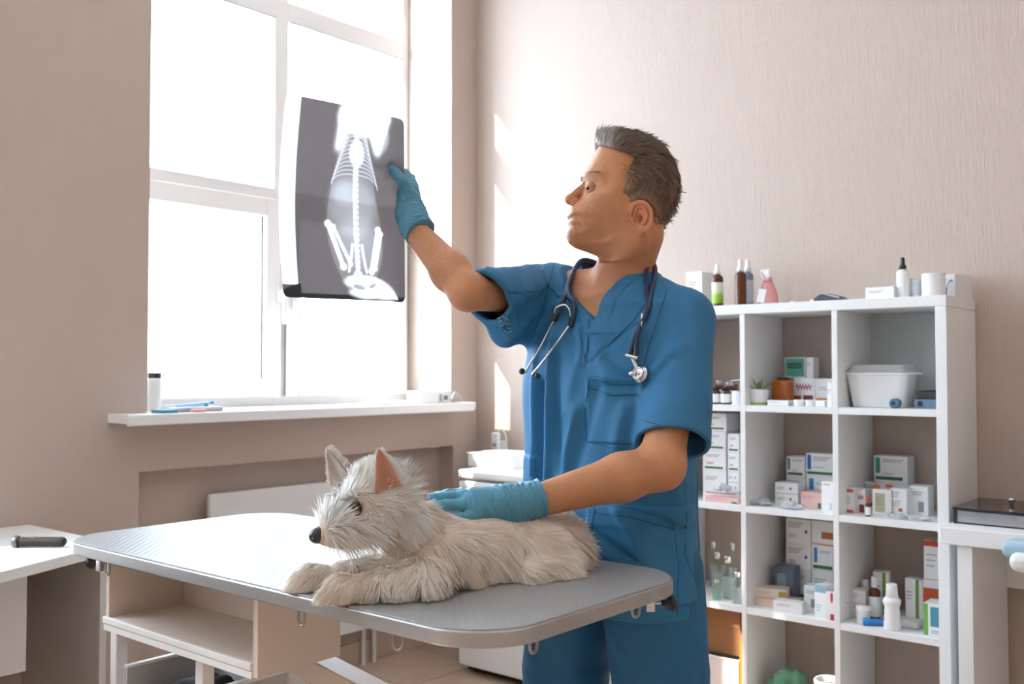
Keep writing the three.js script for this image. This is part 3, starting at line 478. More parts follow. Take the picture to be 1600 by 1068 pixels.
// cartons piled up from a board: the first entry lies lowest
function pile(y0, list) { for (const [kind, px, zf, depth, label, turn] of list) y0 = carton(kind, px, y0, zf, depth, label, turn).topY + 0.0004; return y0; }
const mAmber = phys({ color: lin(0.10, 0.028, 0.008), roughness: 0.12, specularIntensity: 1 });
const mClear = phys({ color: lin(0.93, 0.96, 0.95), roughness: 0.04, transmission: 1, thickness: 0, ior: 1.5 });
const mPaper = mat(lin(0.85, 0.85, 0.84), 0.6);
function bottle(name, label, px, pyTop, y0, z, R, { body = mAmber, cap = mWhitePlastic, kind = 'screw', band, shoulder = 0.72, cat = 'bottle', group, liquid } = {}) {
  const c = onPlane('z', px, pyTop, z), H = c.y - y0, t = thing(name, label, cat, [c.x, y0, z], group), s = H * shoulder, n = R * 0.42;
  part('glass', lathe([[0, 0], [R * 0.93, 0], [R, R * 0.1], [R, s - R * 0.55], [R * 0.9, s - R * 0.2], [n * 1.05, s + R * 0.12], [n, s + R * 0.2], [n, s + H * 0.05], [0, s + H * 0.05]]), body, t);
  if (band) part('paper_label', new THREE.CylinderGeometry(R * 1.015, R * 1.015, (s - R * 0.6) * 0.72, 28, 1, true).translate(0, (s - R * 0.6) * 0.5, 0), band, t);
  if (liquid) part('liquid', cyl(R * 0.92, R * 0.92, s * 0.6, 0, 0.002, 0, 24), liquid, t);
  if (kind === 'screw') part('cap', lathe([[0, s + H * 0.03], [n * 1.25, s + H * 0.03], [n * 1.25, H * 0.985], [n * 1.1, H], [0, H]], 24), cap, t);
  if (kind === 'spray') part('cap', lathe([[0, s + H * 0.02], [n * 1.45, s + H * 0.02], [n * 1.45, s + H * 0.10], [n * 0.95, s + H * 0.13], [n * 0.85, H * 0.97], [n * 0.5, H], [0, H]], 24), cap, t);
  if (kind === 'crimp') part('cap', lathe([[0, s + H * 0.04], [n * 1.3, s + H * 0.04], [n * 1.3, H * 0.99], [n * 0.7, H], [0, H]], 22), mSteel, t);
  return t;
}
function crumple(seed, rx, ry, rz, flat = 0.5, rough = 0.45) {
  const g = new THREE.IcosahedronGeometry(1, 6), p = g.attributes.position;
  for (let i = 0; i < p.count; i++) { const v = new THREE.Vector3().fromBufferAttribute(p, i), n = 1 + rough * (Math.abs(noise3(v.x * 2.1 + seed, v.y * 2.1, v.z * 2.1)) - 0.3) + rough * 0.5 * noise3(v.x * 4.6, v.y * 4.6 + seed, v.z * 4.6) + rough * 0.25 * noise3(v.x * 9, v.y * 9 + seed, v.z * 9); p.setXYZ(i, v.x * rx * n, Math.max(-flat, v.y * n) * ry, v.z * rz * n); }
  const h = mergeVertices(g.deleteAttribute('normal').deleteAttribute('uv')); h.computeVertexNormals(); h.computeBoundingBox(); return h.translate(0, -h.boundingBox.min.y, 0);
}
const [R1, R2, R3, R4] = SH.rows, TOPY = SH.top;
// ---- on top of the unit
carton('plain', [1072, 1097, 424], TOPY, 0.20, 0.10, 'white carton on top of the shelf, just above the blue shoulder', 0, null, 'white_carton');
const mLime = canvasTex(64, 64, (c) => { const g = c.createLinearGradient(0, 0, 0, 64); g.addColorStop(0, '#e9efe4'); g.addColorStop(0.45, '#dfe9c9'); g.addColorStop(0.6, '#a9cb4a'); g.addColorStop(1, '#86b52c'); c.fillStyle = g; c.fillRect(0, 0, 64, 64); });
bottle('spray_bottle', 'brown spray bottle with a green and white label on the shelf top', 1121, 412, TOPY, 0.21, 0.021, { kind: 'spray', band: mat(lin(1, 1, 1), 0.5, { map: mLime }), shoulder: 0.74 });
bottle('spray_bottle', 'brown spray bottle standing in front of the blue labelled one on the shelf top', 1157, 405, TOPY, 0.23, 0.021, { kind: 'spray', shoulder: 0.72 });
bottle('spray_bottle', 'grey-blue labelled bottle half hidden behind the plain brown spray bottle', 1168, 405, TOPY, 0.16, 0.021, { kind: 'spray', body: phys({ color: lin(0.20, 0.22, 0.30), roughness: 0.3 }), band: mat(lin(0.55, 0.58, 0.66), 0.5), shoulder: 0.72 });
{
  const c = onPlane('z', 1200, 470, 0.19), t = thing('trigger_sprayer', 'pink and white trigger spray bottle on the shelf top', 'spray bottle', [c.x, TOPY, 0.19]);
  part('flask', lathe([[0, 0], [0.036, 0], [0.039, 0.004], [0.037, 0.035], [0.028, 0.062], [0.019, 0.082], [0.0145, 0.092], [0, 0.092]]).scale(1, 1, 0.6), phys({ color: lin(0.84, 0.40, 0.38), roughness: 0.25, transmission: 0.35, thickness: 0 }), t);
  part('paper_label', rbox(0.03, 0.05, 0.004, 0.0015).rotateX(-0.12).rotateZ(-0.18), mPaper, t, [-0.014, 0.036, 0.0225]);
  part('collar', cyl(0.0145, 0.0145, 0.012, 0, 0.091, 0, 22), mat(lin(0.82, 0.40, 0.38), 0.4), t);
  part('spray_head', merge([rbox(0.028, 0.022, 0.020, 0.006, -0.002, 0.122, 0), rbox(0.018, 0.014, 0.016, 0.005, -0.018, 0.127, 0), rbox(0.018, 0.02, 0.018, 0.005, 0.002, 0.107, 0)]), mWhitePlastic, t);
  part('trigger', rbox(0.006, 0.03, 0.010, 0.002).rotateZ(0.5), mWhitePlastic, t, [-0.020, 0.107, 0]);
}
solo('bottle_cap', lathe([[0, 0], [0.009, 0], [0.009, 0.009], [0.006, 0.011], [0, 0.011]], 20), mWhitePlastic, 'tiny white cap lying between sprayer and clippers on the shelf top', 'cap', A3(onPlane('z', 1238, 466, 0.22).setY(TOPY)));
{
  const c = onPlane('z', 1297, 466, 0.22), t = thing('hair_clippers', 'black and silver hair clippers lying on the shelf top', 'clippers', [c.x, TOPY, 0.22]);
  const s = new THREE.Shape([[-0.055, 0], [0.058, 0], [0.060, 0.010], [0.045, 0.018], [0.0, 0.030], [-0.03, 0.028], [-0.052, 0.014]].map(([x, y]) => new THREE.Vector2(x, y)));
  part('housing', new THREE.ExtrudeGeometry(s, { depth: 0.03, bevelEnabled: true, bevelThickness: 0.005, bevelSize: 0.004, bevelOffset: -0.004, bevelSegments: 3 }).translate(0, 0, -0.015), phys({ color: lin(0.03, 0.04, 0.055), roughness: 0.25 }), t);
  part('side_trim', rbox(0.06, 0.006, 0.042, 0.002).rotateZ(-0.28), mDarkSteel, t, [0.012, 0.022, 0]);
  part('blade', rbox(0.014, 0.010, 0.036, 0.002), mSteel, t, [-0.055, 0.007, 0]);
}
carton('plain', [1352, 1397, 448], TOPY, 0.24, 0.09, 'flat white carton lying on the shelf top left of the dropper bottle', 0, null, 'white_carton');
bottle('dropper_bottle', 'white bottle with a black dropper cap on the shelf top', 1410, 402, TOPY, 0.20, 0.019, { body: mWhitePlastic, cap: mBlackPlastic, kind: 'spray', shoulder: 0.70 });
solo('pill_jar', lathe([[0, 0], [0.018, 0], [0.019, 0.003], [0.019, 0.05], [0.016, 0.054], [0.017, 0.056], [0.017, 0.068], [0, 0.068]], 26), mat(lin(0.72, 0.76, 0.82), 0.4), 'pale bluish jar between the dropper bottle and the paper roll', 'jar', A3(onPlane('z', 1431, 466, 0.17).setY(TOPY)));
{
  const c = onPlane('z', 1459, 462, 0.2), t = thing('paper_roll', 'white roll of paper standing upright on the shelf top', 'paper roll', [c.x, TOPY, 0.2]);
  part('roll', lathe([[0.012, 0.002], [0.034, 0], [0.0355, 0.002], [0.0355, 0.077], [0.034, 0.079], [0.012, 0.077]], 36), mat(lin(0.84, 0.82, 0.81), 0.85), t);
  part('core', lathe([[0.0105, 0.001], [0.0118, 0.001], [0.0118, 0.0785], [0.0105, 0.0785], [0.0105, 0.001]], 24), mat(lin(0.4, 0.3, 0.22), 0.9), t);
}
carton('logo', [1476, 1500, 428], TOPY, 0.13, 0.10, 'white carton with a blue curved mark at the right end of the shelf top', -0.25);
// ---- first row
{
  const jar = (px, z, label, capM, h = 0.062) => { const c = onPlane('z', px, 620, z), t = thing('dark_jar', label, 'jar', [c.x, R1, z], 'dark jars in the left compartment of the first row'); part('glass', lathe([[0, 0], [0.017, 0], [0.0185, 0.002], [0.0185, h * 0.7], [0.013, h * 0.82], [0.013, h * 0.84], [0, h * 0.84]], 26), mAmber, t); part('paper_label', new THREE.CylinderGeometry(0.0188, 0.0188, h * 0.5, 26, 1, true).translate(0, h * 0.36, 0), mPaper, t); part('cap', lathe([[0, h * 0.8], [0.0145, h * 0.8], [0.0145, h * 0.99], [0.013, h], [0, h]], 24), capM, t); };
  jar(1118, 0.26, 'dark jar half hidden by the blue sleeve on the first shelf', mBlackPlastic);
  jar(1134, 0.26, 'dark jar with a white label and black cap on the first shelf', mBlackPlastic);
  jar(1124, 0.16, 'dark jar with a steel lid at the back of the first shelf', mSteel, 0.085);
  jar(1140, 0.17, 'dark steel-lidded jar at the back beside the divider on the first shelf', mSteel, 0.08);
  bottle('dispenser_bottle', 'small white bottle with a brown neck beside the first divider', 1150, 600, R1, 0.275, 0.014, { body: mWhitePlastic, cap: mAmber, shoulder: 0.66 });
  const c = onPlane('z', 1147, 600, 0.2), s = thing('steel_spatula', 'shiny steel spatula resting on the jar lids of the first shelf', 'spatula', [c.x, R1 + 0.087, 0.175]);
  part('blade', rbox(0.055, 0.003, 0.009, 0.0012).rotateZ(0.12), mSteel, s); part('handle', rbox(0.02, 0.004, 0.005, 0.001), mSteel, s, [0.034, 0.004, 0]);
}
{
  const c = onPlane('z', 1186, 630, 0.25), t = thing('potted_plant', 'small white pot with long green leaves on the first shelf', 'plant', [c.x, R1, 0.25]);
  part('pot', lathe([[0, 0], [0.028, 0], [0.030, 0.002], [0.036, 0.052], [0.037, 0.056], [0.033, 0.056], [0.032, 0.048], [0, 0.046]], 30), mWhitePlastic, t);
  part('band', new THREE.CylinderGeometry(0.0318, 0.0305, 0.008, 30, 1, true).translate(0, 0.006, 0), mat(lin(0.35, 0.45, 0.08), 0.6), t);
  const leafM = mat(lin(0.16, 0.30, 0.09), 0.55), r = rng(31);
  for (let i = 0; i < 9; i++) { const a = i * 0.7 + r(), L = 0.045 + r() * 0.03, g = new THREE.PlaneGeometry(0.010, L, 2, 6).translate(0, L / 2, 0), p = g.attributes.position; for (let k = 0; k < p.count; k++) { const v = p.getY(k) / L; p.setX(k, p.getX(k) * (1 - v * v) * (0.6 + v)); p.setZ(k, v * v * 0.025 + Math.abs(p.getX(k)) * 0.3); } g.computeVertexNormals(); const l = part('leaf', g, leafM, t, [Math.sin(a) * 0.01, 0.048, Math.cos(a) * 0.01]); l.rotation.set(0.45, a, 0, 'YXZ'); }
}
{
  const c = onPlane('z', 1223, 618, 0.17), t = thing('glossy_pouch', 'glossy orange-brown pouch with a dark top in the middle of the first shelf', 'pouch', [c.x, R1, 0.17]);
  part('pouch', rbox(0.072, 0.078, 0.045, 0.012, 0, 0.050, 0, 4), phys({ color: lin(0.42, 0.10, 0.012), roughness: 0.2 }), t);
  part('base', rbox(0.062, 0.016, 0.04, 0.003, 0, 0.008, 0), mWhitePlastic, t); part('seal', rbox(0.036, 0.012, 0.028, 0.004, 0.002, 0.092, 0), mBlackPlastic, t);
}
const TEALY = carton('script', [1240, 1273, 590], R1, 0.13, 0.11, 'white box with a purple squiggle and brown foot on the first shelf').topY + 0.0004;
carton('teal', [1226, 1258, 558], TEALY, 0.11, 0.04, 'teal printed box leaning above the others on the first shelf');
carton('plain', [1259, 1271, 558], TEALY, 0.10, 0.05, 'narrow white box right beside the teal box');
carton('orangeband', [1273, 1300, 591], R1, 0.135, 0.09, 'cream box with an orange band on the first shelf');
carton('plain', [1199, 1232, 625], R1, 0.285, 0.06, 'low white box lying at the front of the first shelf', 0, null, 'white_carton');
for (const [px, z, label] of [[1249, 0.275, 'round white tub at the front of the first shelf, left of two'], [1267, 0.275, 'round white tub at the front of the first shelf, right of two']]) solo('cream_tub', lathe([[0, 0], [0.015, 0], [0.0175, 0.004], [0.0175, 0.012], [0.019, 0.013], [0.019, 0.020], [0.016, 0.0225], [0, 0.0225]], 28), mWhitePlastic, label, 'tub', A3(onPlane('z', px, 630, z).setY(R1)));
solo('ointment_tube', rod([0, 0.006, 0], [0.05, 0.006, 0.012], 0.006, 14), mat(lin(0.5, 0.52, 0.55), 0.3), 'grey tube lying left of the round white tubs on the first shelf', 'tube', A3(onPlane('z', 1224, 632, 0.26).setY(R1)));
solo('pill_box', rbox(0.034, 0.022, 0.03, 0.004, 0, 0.011, 0), mWhitePlastic, 'small white pill box right of the round tubs on the first shelf', 'box', A3(onPlane('z', 1284, 630, 0.275).setY(R1)));
carton('plain', [1292, 1300, 597], R1, 0.30, 0.05, 'upright narrow white box against the second divider of the first row', 0, null, 'white_carton');
{
  const c = onPlane('z', 1375, 630, 0.21), t = thing('plastic_tub', 'white rectangular tub with a clear raised lid in the first row', 'tub', [c.x, R1, 0.19]);
  const frus = (w0, w1, d0, d1, h, th) => { const o = new THREE.CylinderGeometry(1, 1, h, 4, 1, true).rotateY(Math.PI / 4), p = o.attributes.position; for (let i = 0; i < p.count; i++) { const k = p.getY(i) > 0 ? 1 : 0; p.setX(i, Math.sign(p.getX(i)) * (k ? w1 : w0) / 2); p.setZ(i, Math.sign(p.getZ(i)) * (k ? d1 : d0) / 2); p.setY(i, p.getY(i) + h / 2); } const f = o.toNonIndexed(); f.computeVertexNormals(); return f; };
  const ring = (w0, w1, d0, d1, h) => lofted([[w0, d0, 0], [w1, d1, h]]);
  function lofted(secs) { const g = new THREE.BufferGeometry(), P = [], I = [], n = 32; for (const [w, d, y] of secs) for (let i = 0; i < n; i++) { const a = i / n * Math.PI * 2, c = Math.cos(a), s = Math.sin(a), e = 0.32; P.push(Math.sign(c) * Math.abs(c) ** e * w / 2, y, Math.sign(s) * Math.abs(s) ** e * d / 2); } for (let k = 0; k < secs.length - 1; k++) for (let i = 0; i < n; i++) { const a = k * n + i, b = k * n + (i + 1) % n; I.push(a, a + n, b, b, a + n, b + n); } g.setAttribute('position', new THREE.BufferAttribute(new Float32Array(P), 3)); g.setIndex(I); g.computeVertexNormals(); return g; }
  part('bowl', lofted([[0.0, 0.0, 0.0], [0.165, 0.10, 0.0], [0.170, 0.105, 0.004], [0.205, 0.135, 0.106], [0.215, 0.145, 0.108], [0.215, 0.145, 0.114], [0.198, 0.128, 0.114]]), mWhitePlastic, t);
  part('lid', lofted([[0.212, 0.142, 0.1145], [0.205, 0.135, 0.122], [0.188, 0.120, 0.124], [0.182, 0.114, 0.138], [0.172, 0.104, 0.142], [0.0, 0.0, 0.142]]), phys({ color: lin(0.90, 0.91, 0.92), roughness: 0.25, transmission: 0.65, thickness: 0 }), t);
  part('grip', rbox(0.03, 0.005, 0.02, 0.002, 0.118, 0.112, 0), mWhitePlastic, t); part('grip', rbox(0.03, 0.005, 0.02, 0.002, -0.118, 0.112, 0), mWhitePlastic, t);
}
{
  const a = onPlane('z', 1420, 622, 0.22);
  const t = thing('device_case', 'steel-blue case lying in the first row beside the tub', 'case', [(a.x + 2.2) / 2 + 0.01, R1, 0.17]); const w = 2.2 - a.x - 0.02;
  part('shell', rbox(w, 0.030, 0.13, 0.004, 0, 0.015, 0), mat(lin(0.14, 0.23, 0.33), 0.45), t); part('clasp', rbox(0.014, 0.016, 0.004, 0.001, -w / 2 + 0.02, 0.016, 0.0665), mBlackPlastic, t);
  const k = thing('black_case', 'flat black case stacked on the steel-blue case', 'case', [(a.x + 2.2) / 2 + 0.014, R1 + 0.030, 0.17]);
  part('shell', rbox(w - 0.008, 0.026, 0.125, 0.004, 0, 0.013, 0), mat(lin(0.02, 0.02, 0.021), 0.45), k); part('rib', merge(Array.from({ length: 9 }, (_, i) => rbox(0.004, 0.002, 0.11, 0.0006, -w / 2 + 0.018 + i * 0.008, 0.0268, 0))), mBlackPlastic, k);
  solo('cable_reel', lathe([[0, 0], [0.016, 0], [0.016, 0.026], [0.011, 0.028], [0.006, 0.028], [0.006, 0.02], [0, 0.02]], 24).rotateX(Math.PI / 2).translate(0, 0.016, 0), mat(lin(0.10, 0.20, 0.30), 0.4), 'small blue reel lying at the foot of the white tub', 'reel', [a.x - 0.028, R1, 0.25]);
}
// ---- second row
{
  const foot = pile(R2, [['redends', [1098, 1155, 769], 0.25, 0.11, 'flat red and white box at the foot of both stacks in the second row']]);
  pile(foot, [['plain', [1098, 1135, 735], 0.24, 0.10, 'plain white carton at the foot of the left stack in the second row'],
    ['green', [1098, 1134, 703], 0.24, 0.10, 'third carton from the top in the left stack of the second row'],
    ['green', [1098, 1134, 673], 0.24, 0.10, 'second carton from the top in the left stack of the second row'],
    ['green', [1098, 1135, 645], 0.24, 0.10, 'topmost white carton with a green stripe in the left stack of the second row']]);
  pile(foot, [['dots', [1137, 1155, 737], 0.24, 0.09, 'lowest carton of the narrow stack beside the first divider, second row'],
    ['green', [1137, 1155, 707], 0.24, 0.09, 'middle carton of the narrow stack beside the first divider, second row'],
    ['green', [1137, 1155, 677], 0.24, 0.09, 'topmost carton of the narrow stack beside the first divider, second row']]);
  carton('pink', [1102, 1153, 776], R2, 0.30, 0.045, 'thin pink and green box at the front edge of the second row');
}
pile(R2, [['dotbox', [1229, 1259, 745], 0.10, 0.08, 'lower carton below the teal barred one in the second row'], ['greenteal', [1229, 1258, 713], 0.10, 0.08, 'upper carton with a teal bar in the middle compartment of the second row']]);
pile(R2, [['bluebar', [1260, 1302, 744], 0.10, 0.08, 'lower carton with a blue bar in the second row'], ['greenblue', [1259, 1302, 708], 0.10, 0.08, 'upper carton with a blue bar in the middle compartment of the second row']]);
carton('dots', [1211, 1247, 754], R2, 0.19, 0.06, 'grey and white carton with two dots in the second row');
carton('pink', [1251, 1284, 769], R2, 0.23, 0.08, 'pale pink carton in front of the blue barred carton');
carton('tallred', [1283, 1303, 752], R2, 0.285, 0.04, 'tall white box with red print beside the second divider');
const packM = phys({ color: lin(0.86, 0.89, 0.90), roughness: 0.2, transmission: 0.55, thickness: 0 });
for (const [px, z, s, rx, label] of [[1186, 0.26, 3, 0.042, 'crinkled clear plastic packets at the left of the middle compartment, second row'], [1236, 0.285, 5, 0.036, 'crinkled clear plastic packets before the dotted carton, second row'], [1131, 0.283, 21, 0.02, 'small clear plastic packet on the thin pink box, second row']]) solo('plastic_packet', crumple(s, rx, 0.016, 0.022, 0.3, 0.9), packM, label, 'packet', A3(onPlane('z', px, 790, z).setY(s === 21 ? R2 + 0.043 : R2)));
carton('greenteal', [1348, 1368, 752], R2, 0.09, 0.07, 'grey-green carton end behind the small boxes of the right compartment', 0.0);
pile(R2, [['plain', [1369, 1420, 754], 0.09, 0.07, 'white carton carrying the teal barred one in the right compartment'], ['greenteal', [1365, 1418, 712], 0.09, 0.07, 'white carton with a teal bar standing above the small boxes, right compartment']]);
carton('redends', [1317, 1335, 763], R2, 0.25, 0.05, 'white box with orange ends at the left of the right compartment');
carton('script', [1335, 1352, 764], R2, 0.22, 0.05, 'white box with a brown foot beside the orange-ended one');
bottle('dropper_bottle', 'tiny dark bottle with a red cap and white label in the right compartment', 1356, 774, R2, 0.285, 0.0085, { cap: mat(lin(0.55, 0.08, 0.03), 0.4), band: mPaper, shoulder: 0.62 });
carton('ochre', [1362, 1391, 764], R2, 0.22, 0.05, 'cream carton with an olive panel in the right compartment', 0.1);
carton('mixed', [1392, 1419, 763], R2, 0.21, 0.06, 'carton with small coloured print right of the olive panelled one', -0.1);
for (const [px, c] of [[1370, 'left'], [1389, 'right']]) solo('orange_disc', lathe([[0, 0], [0.011, 0], [0.012, 0.002], [0.012, 0.006], [0.009, 0.009], [0, 0.009]], 22), mat(lin(0.62, 0.12, 0.03), 0.45), `orange disc on top of the small cartons, ${c} of the two`, 'disc', A3(onPlane('z', px, 763, 0.195).setY(px === 1370 ? onPlane('z', 1376, 764, 0.22).y + 0.0002 : onPlane('z', 1405, 763, 0.21).y + 0.0002)));
carton('greyprint', [1421, 1450, 759], R2, 0.17, 0.06, 'light grey carton at the right end of the second row');
for (const [px, z, s] of [[1408, 0.275, 8], [1436, 0.275, 9]]) solo('plastic_packet', crumple(s, 0.035, 0.012, 0.02, 0.3, 0.9), packM, s === 8 ? 'clear plastic packet before the coloured print carton, right compartment' : 'clear plastic packet at the right front of the second row', 'packet', A3(onPlane('z', px, 800, z).setY(R2)));
// ---- third row
{
  const V = (px, py, z, R, label, green) => bottle('glass_vial', label, px, py, R3, z, R, { body: mClear, kind: 'crimp', shoulder: 0.8, cat: 'vial', liquid: phys({ color: green ? lin(0.55, 0.75, 0.62) : lin(0.75, 0.78, 0.77), roughness: 0.1, transmission: 0.6, thickness: 0 }), group: 'glass vials in the third row' });
  V(1137, 868, 0.23, 0.023, 'largest clear glass vial with a crimped cap in the third row');
  V(1121, 862, 0.17, 0.022, 'tall clear vial half hidden by the blue tunic in the third row');
  V(1145, 847, 0.10, 0.022, 'clear vial at the very back by the divider in the third row');
  V(1115, 845, 0.09, 0.018, 'clear vial at the back left of the third row');
  V(1152, 893, 0.28, 0.019, 'small pale vial at the front beside the first divider, third row');
  V(1120, 905, 0.28, 0.017, 'small greenish vial at the front left of the third row', true);
}
pile(R3, [['green', [1228, 1267, 889], 0.09, 0.08, 'bottom left carton of the tall stack in the third row'], ['dotbox', [1228, 1267, 850], 0.09, 0.08, 'middle left carton of the tall stack in the third row'], ['dotbox', [1228, 1267, 810], 0.09, 0.08, 'top left carton of the tall stack in the third row']]);
pile(R3, [['plain', [1268, 1302, 890], 0.09, 0.08, 'bottom right carton of the tall stack in the third row'], ['bluebar', [1268, 1302, 852], 0.09, 0.08, 'middle right carton with a blue bar in the third row'], ['brownpatch', [1268, 1302, 814], 0.09, 0.08, 'top right carton with a brown patch in the third row']]);
carton('bluegrey', [1209, 1240, 884], R3, 0.16, 0.055, 'dark blue-grey carton with a red foot in the third row');
pile(R3, [['blush', [1172, 1240, 936], 0.255, 0.085, 'flat blush-coloured box lying at the left front of the third row', 0.12], ['yellow', [1176, 1223, 919], 0.24, 0.07, 'yellowish flat box on top of the blush box in the third row', 0.3]]);
carton('plain', [1208, 1252, 939], R3, 0.30, 0.04, 'flat white box at the front edge of the middle compartment, third row', 0.1);
carton('greyprint', [1256, 1279, 915], R3, 0.22, 0.05, 'white carton with a green top in the middle compartment of the third row');
carton('bluetop', [1274, 1294, 914], R3, 0.285, 0.06, 'upright white box with a pale blue top edge, third row', -0.2);
carton('red', [1290, 1304, 925], R3, 0.307, 0.02, 'narrow white box with red spots against the second divider, third row');
{
  carton('dots', [1316, 1326, 915], R3, 0.26, 0.05, 'narrow grey box leaning at the left of the right compartment, third row');
  carton('mixed', [1325, 1352, 921], R3, 0.22, 0.05, 'small white carton behind the squat jar, third row');
  solo('pill_jar', lathe([[0, 0], [0.020, 0], [0.021, 0.002], [0.021, 0.040], [0.023, 0.041], [0.023, 0.056], [0, 0.057]], 28), mWhitePlastic, 'squat white jar with a ribbed lid in front of the brown bottle', 'jar', A3(onPlane('z', 1349, 965, 0.27).setY(R3)));
  bottle('brown_bottle', 'brown bottle with a white cap behind the squat white jar', 1366, 900, R3, 0.20, 0.019, { band: mPaper, shoulder: 0.72 });
  bottle('white_bottle', 'white screw-cap bottle at the back left of the right compartment, third row', 1352, 905, R3, 0.15, 0.018, { body: mWhitePlastic, shoulder: 0.66 });
  carton('greenedge', [1362, 1386, 893], R3, 0.13, 0.045, 'white carton with a green edge behind the brown bottle', 0.25);
  const c = onPlane('z', 1394, 975, 0.285), t = thing('powder_bottle', 'white bottle with a stepped cap standing at the front of the third row', 'bottle', [c.x, R3, 0.285]);
  part('bottle_body', lathe([[0, 0], [0.024, 0], [0.026, 0.004], [0.026, 0.020], [0.0235, 0.024], [0.0235, 0.060], [0.022, 0.070], [0.025, 0.078], [0.0275, 0.086], [0.0275, 0.094], [0.022, 0.100], [0.0205, 0.104], [0, 0.104]], 34), mWhitePlastic, t);
  part('cap', lathe([[0, 0.1035], [0.0195, 0.1035], [0.0165, 0.136], [0.0165, 0.142], [0.0135, 0.145], [0, 0.1445]], 34), mWhitePlastic, t);
  const b = thing('blue_tube', 'bright blue plastic tube lying in front of the brown bottle', 'tube', A3(onPlane('z', 1367, 967, 0.272).setY(R3 + 0.0125)));
  part('barrel', rod([-0.022, 0, 0.02], [0.024, 0.0, -0.006], 0.0105, 20), mat(lin(0.03, 0.22, 0.62), 0.35), b); part('end_cap', rod([-0.030, 0, 0.0245], [-0.018, 0, 0.0178], 0.0124, 20), mat(lin(0.03, 0.28, 0.72), 0.35), b);
  carton('greenedge', [1414, 1442, 904], R3, 0.12, 0.04, 'white carton with a green stripe left of the orange cartons');
  pile(R3, [['orangefull', [1442, 1471, 905], 0.15, 0.06, 'lower carton with an orange front at the right of the third row'], ['orangetop', [1443, 1471, 844], 0.15, 0.06, 'upper white carton with an orange top at the right of the third row']]);
  carton('greenteal2', [1442, 1471, 943], R3, 0.29, 0.08, 'green and teal carton at the right front of the third row', 0.0);
  solo('gauze_pack', rbox(0.075, 0.022, 0.07, 0.008, 0, 0.011, 0, 3), mat(lin(0.74, 0.75, 0.76), 0.7), 'flat pale gauze pack behind the stepped white bottle', 'gauze', A3(onPlane('z', 1421, 955, 0.21).setY(R3)));
}
// ---- bottom row
{
  const a = onPlane('z', 1118, 1000, 0.22), card = mat(lin(0.33, 0.155, 0.065), 0.85);
  const p = thing('plastic_bin', 'pale pink plastic bin under the cardboard box, bottom row', 'bin', [1.385, R4, 0.17]);
  part('bin_wall', merge([rbox(0.25, 0.004, 0.22, 0.001, 0, 0.002, 0), rbox(0.25, 0.14, 0.004, 0.001, 0, 0.074, 0.108), rbox(0.25, 0.14, 0.004, 0.001, 0, 0.074, -0.108), rbox(0.004, 0.14, 0.212, 0.001, -0.123, 0.074, 0), rbox(0.004, 0.14, 0.212, 0.001, 0.123, 0.074, 0)]), mat(lin(0.80, 0.70, 0.66), 0.5), p);
  part('bin_rim', merge([rbox(0.258, 0.006, 0.01, 0.002, 0, 0.147, 0.109), rbox(0.258, 0.006, 0.01, 0.002, 0, 0.147, -0.109), rbox(0.01, 0.006, 0.208, 0.002, -0.124, 0.147, 0), rbox(0.01, 0.006, 0.208, 0.002, 0.124, 0.147, 0)]), mWhitePlastic, p);
  const t = thing('cardboard_box', 'brown cardboard box standing on the pale bin, bottom row', 'box', [1.380, R4 + 0.151, 0.15]);
  part('carton', rbox(0.24, 0.165, 0.18, 0.002, 0, 0.0825, 0), card, t); part('tape', rbox(0.05, 0.0006, 0.181, 0.0002, 0, 0.1653, 0), mat(lin(0.36, 0.19, 0.09), 0.4), t);
  part('flap', rbox(0.235, 0.0655, 0.003, 0.001, 0, 0.131, 0.0918), card, t);
  const o = thing('orange_board', 'orange plastic board leaning against the first divider, bottom row', 'board', [1.532, R4, 0.2]);
  part('sheet', (() => { const s = new THREE.Shape(); s.moveTo(-0.1, 0); s.lineTo(0.1, 0); s.lineTo(0.1, 0.22); s.absarc(0.06, 0.22, 0.04, 0, Math.PI / 2); s.lineTo(-0.06, 0.26); s.absarc(-0.06, 0.22, 0.04, Math.PI / 2, Math.PI); s.lineTo(-0.1, 0); return new THREE.ExtrudeGeometry(s, { depth: 0.010, bevelEnabled: true, bevelThickness: 0.002, bevelSize: 0.002, bevelOffset: -0.002, bevelSegments: 2, curveSegments: 8 }).rotateY(Math.PI / 2).translate(-0.006, 0, 0).rotateZ(0.0); })(), mat(lin(0.80, 0.27, 0.015), 0.45), o);
  solo('green_bag', crumple(14, 0.072, 0.07, 0.07, 0.8, 0.5), phys({ color: lin(0.16, 0.42, 0.25), roughness: 0.45, transmission: 0.2, thickness: 0 }), 'crumpled green plastic bag in the middle of the bottom row', 'bag', [1.668, R4, 0.2]);
  const b = thing('white_bucket', 'white plastic bucket beside the second divider, bottom row', 'bucket', [1.822, R4, 0.23]);
  part('pail', lathe([[0, 0], [0.036, 0], [0.038, 0.003], [0.047, 0.118], [0.051, 0.120], [0.052, 0.13], [0.049, 0.135], [0.045, 0.132], [0.0435, 0.118], [0.036, 0.01], [0, 0.008]], 34), mWhitePlastic, b);
  part('contents', crumple(17, 0.036, 0.02, 0.036, 0.4, 0.5).translate(0, 0.098, 0), mat(lin(0.30, 0.30, 0.31), 0.8), b);
}

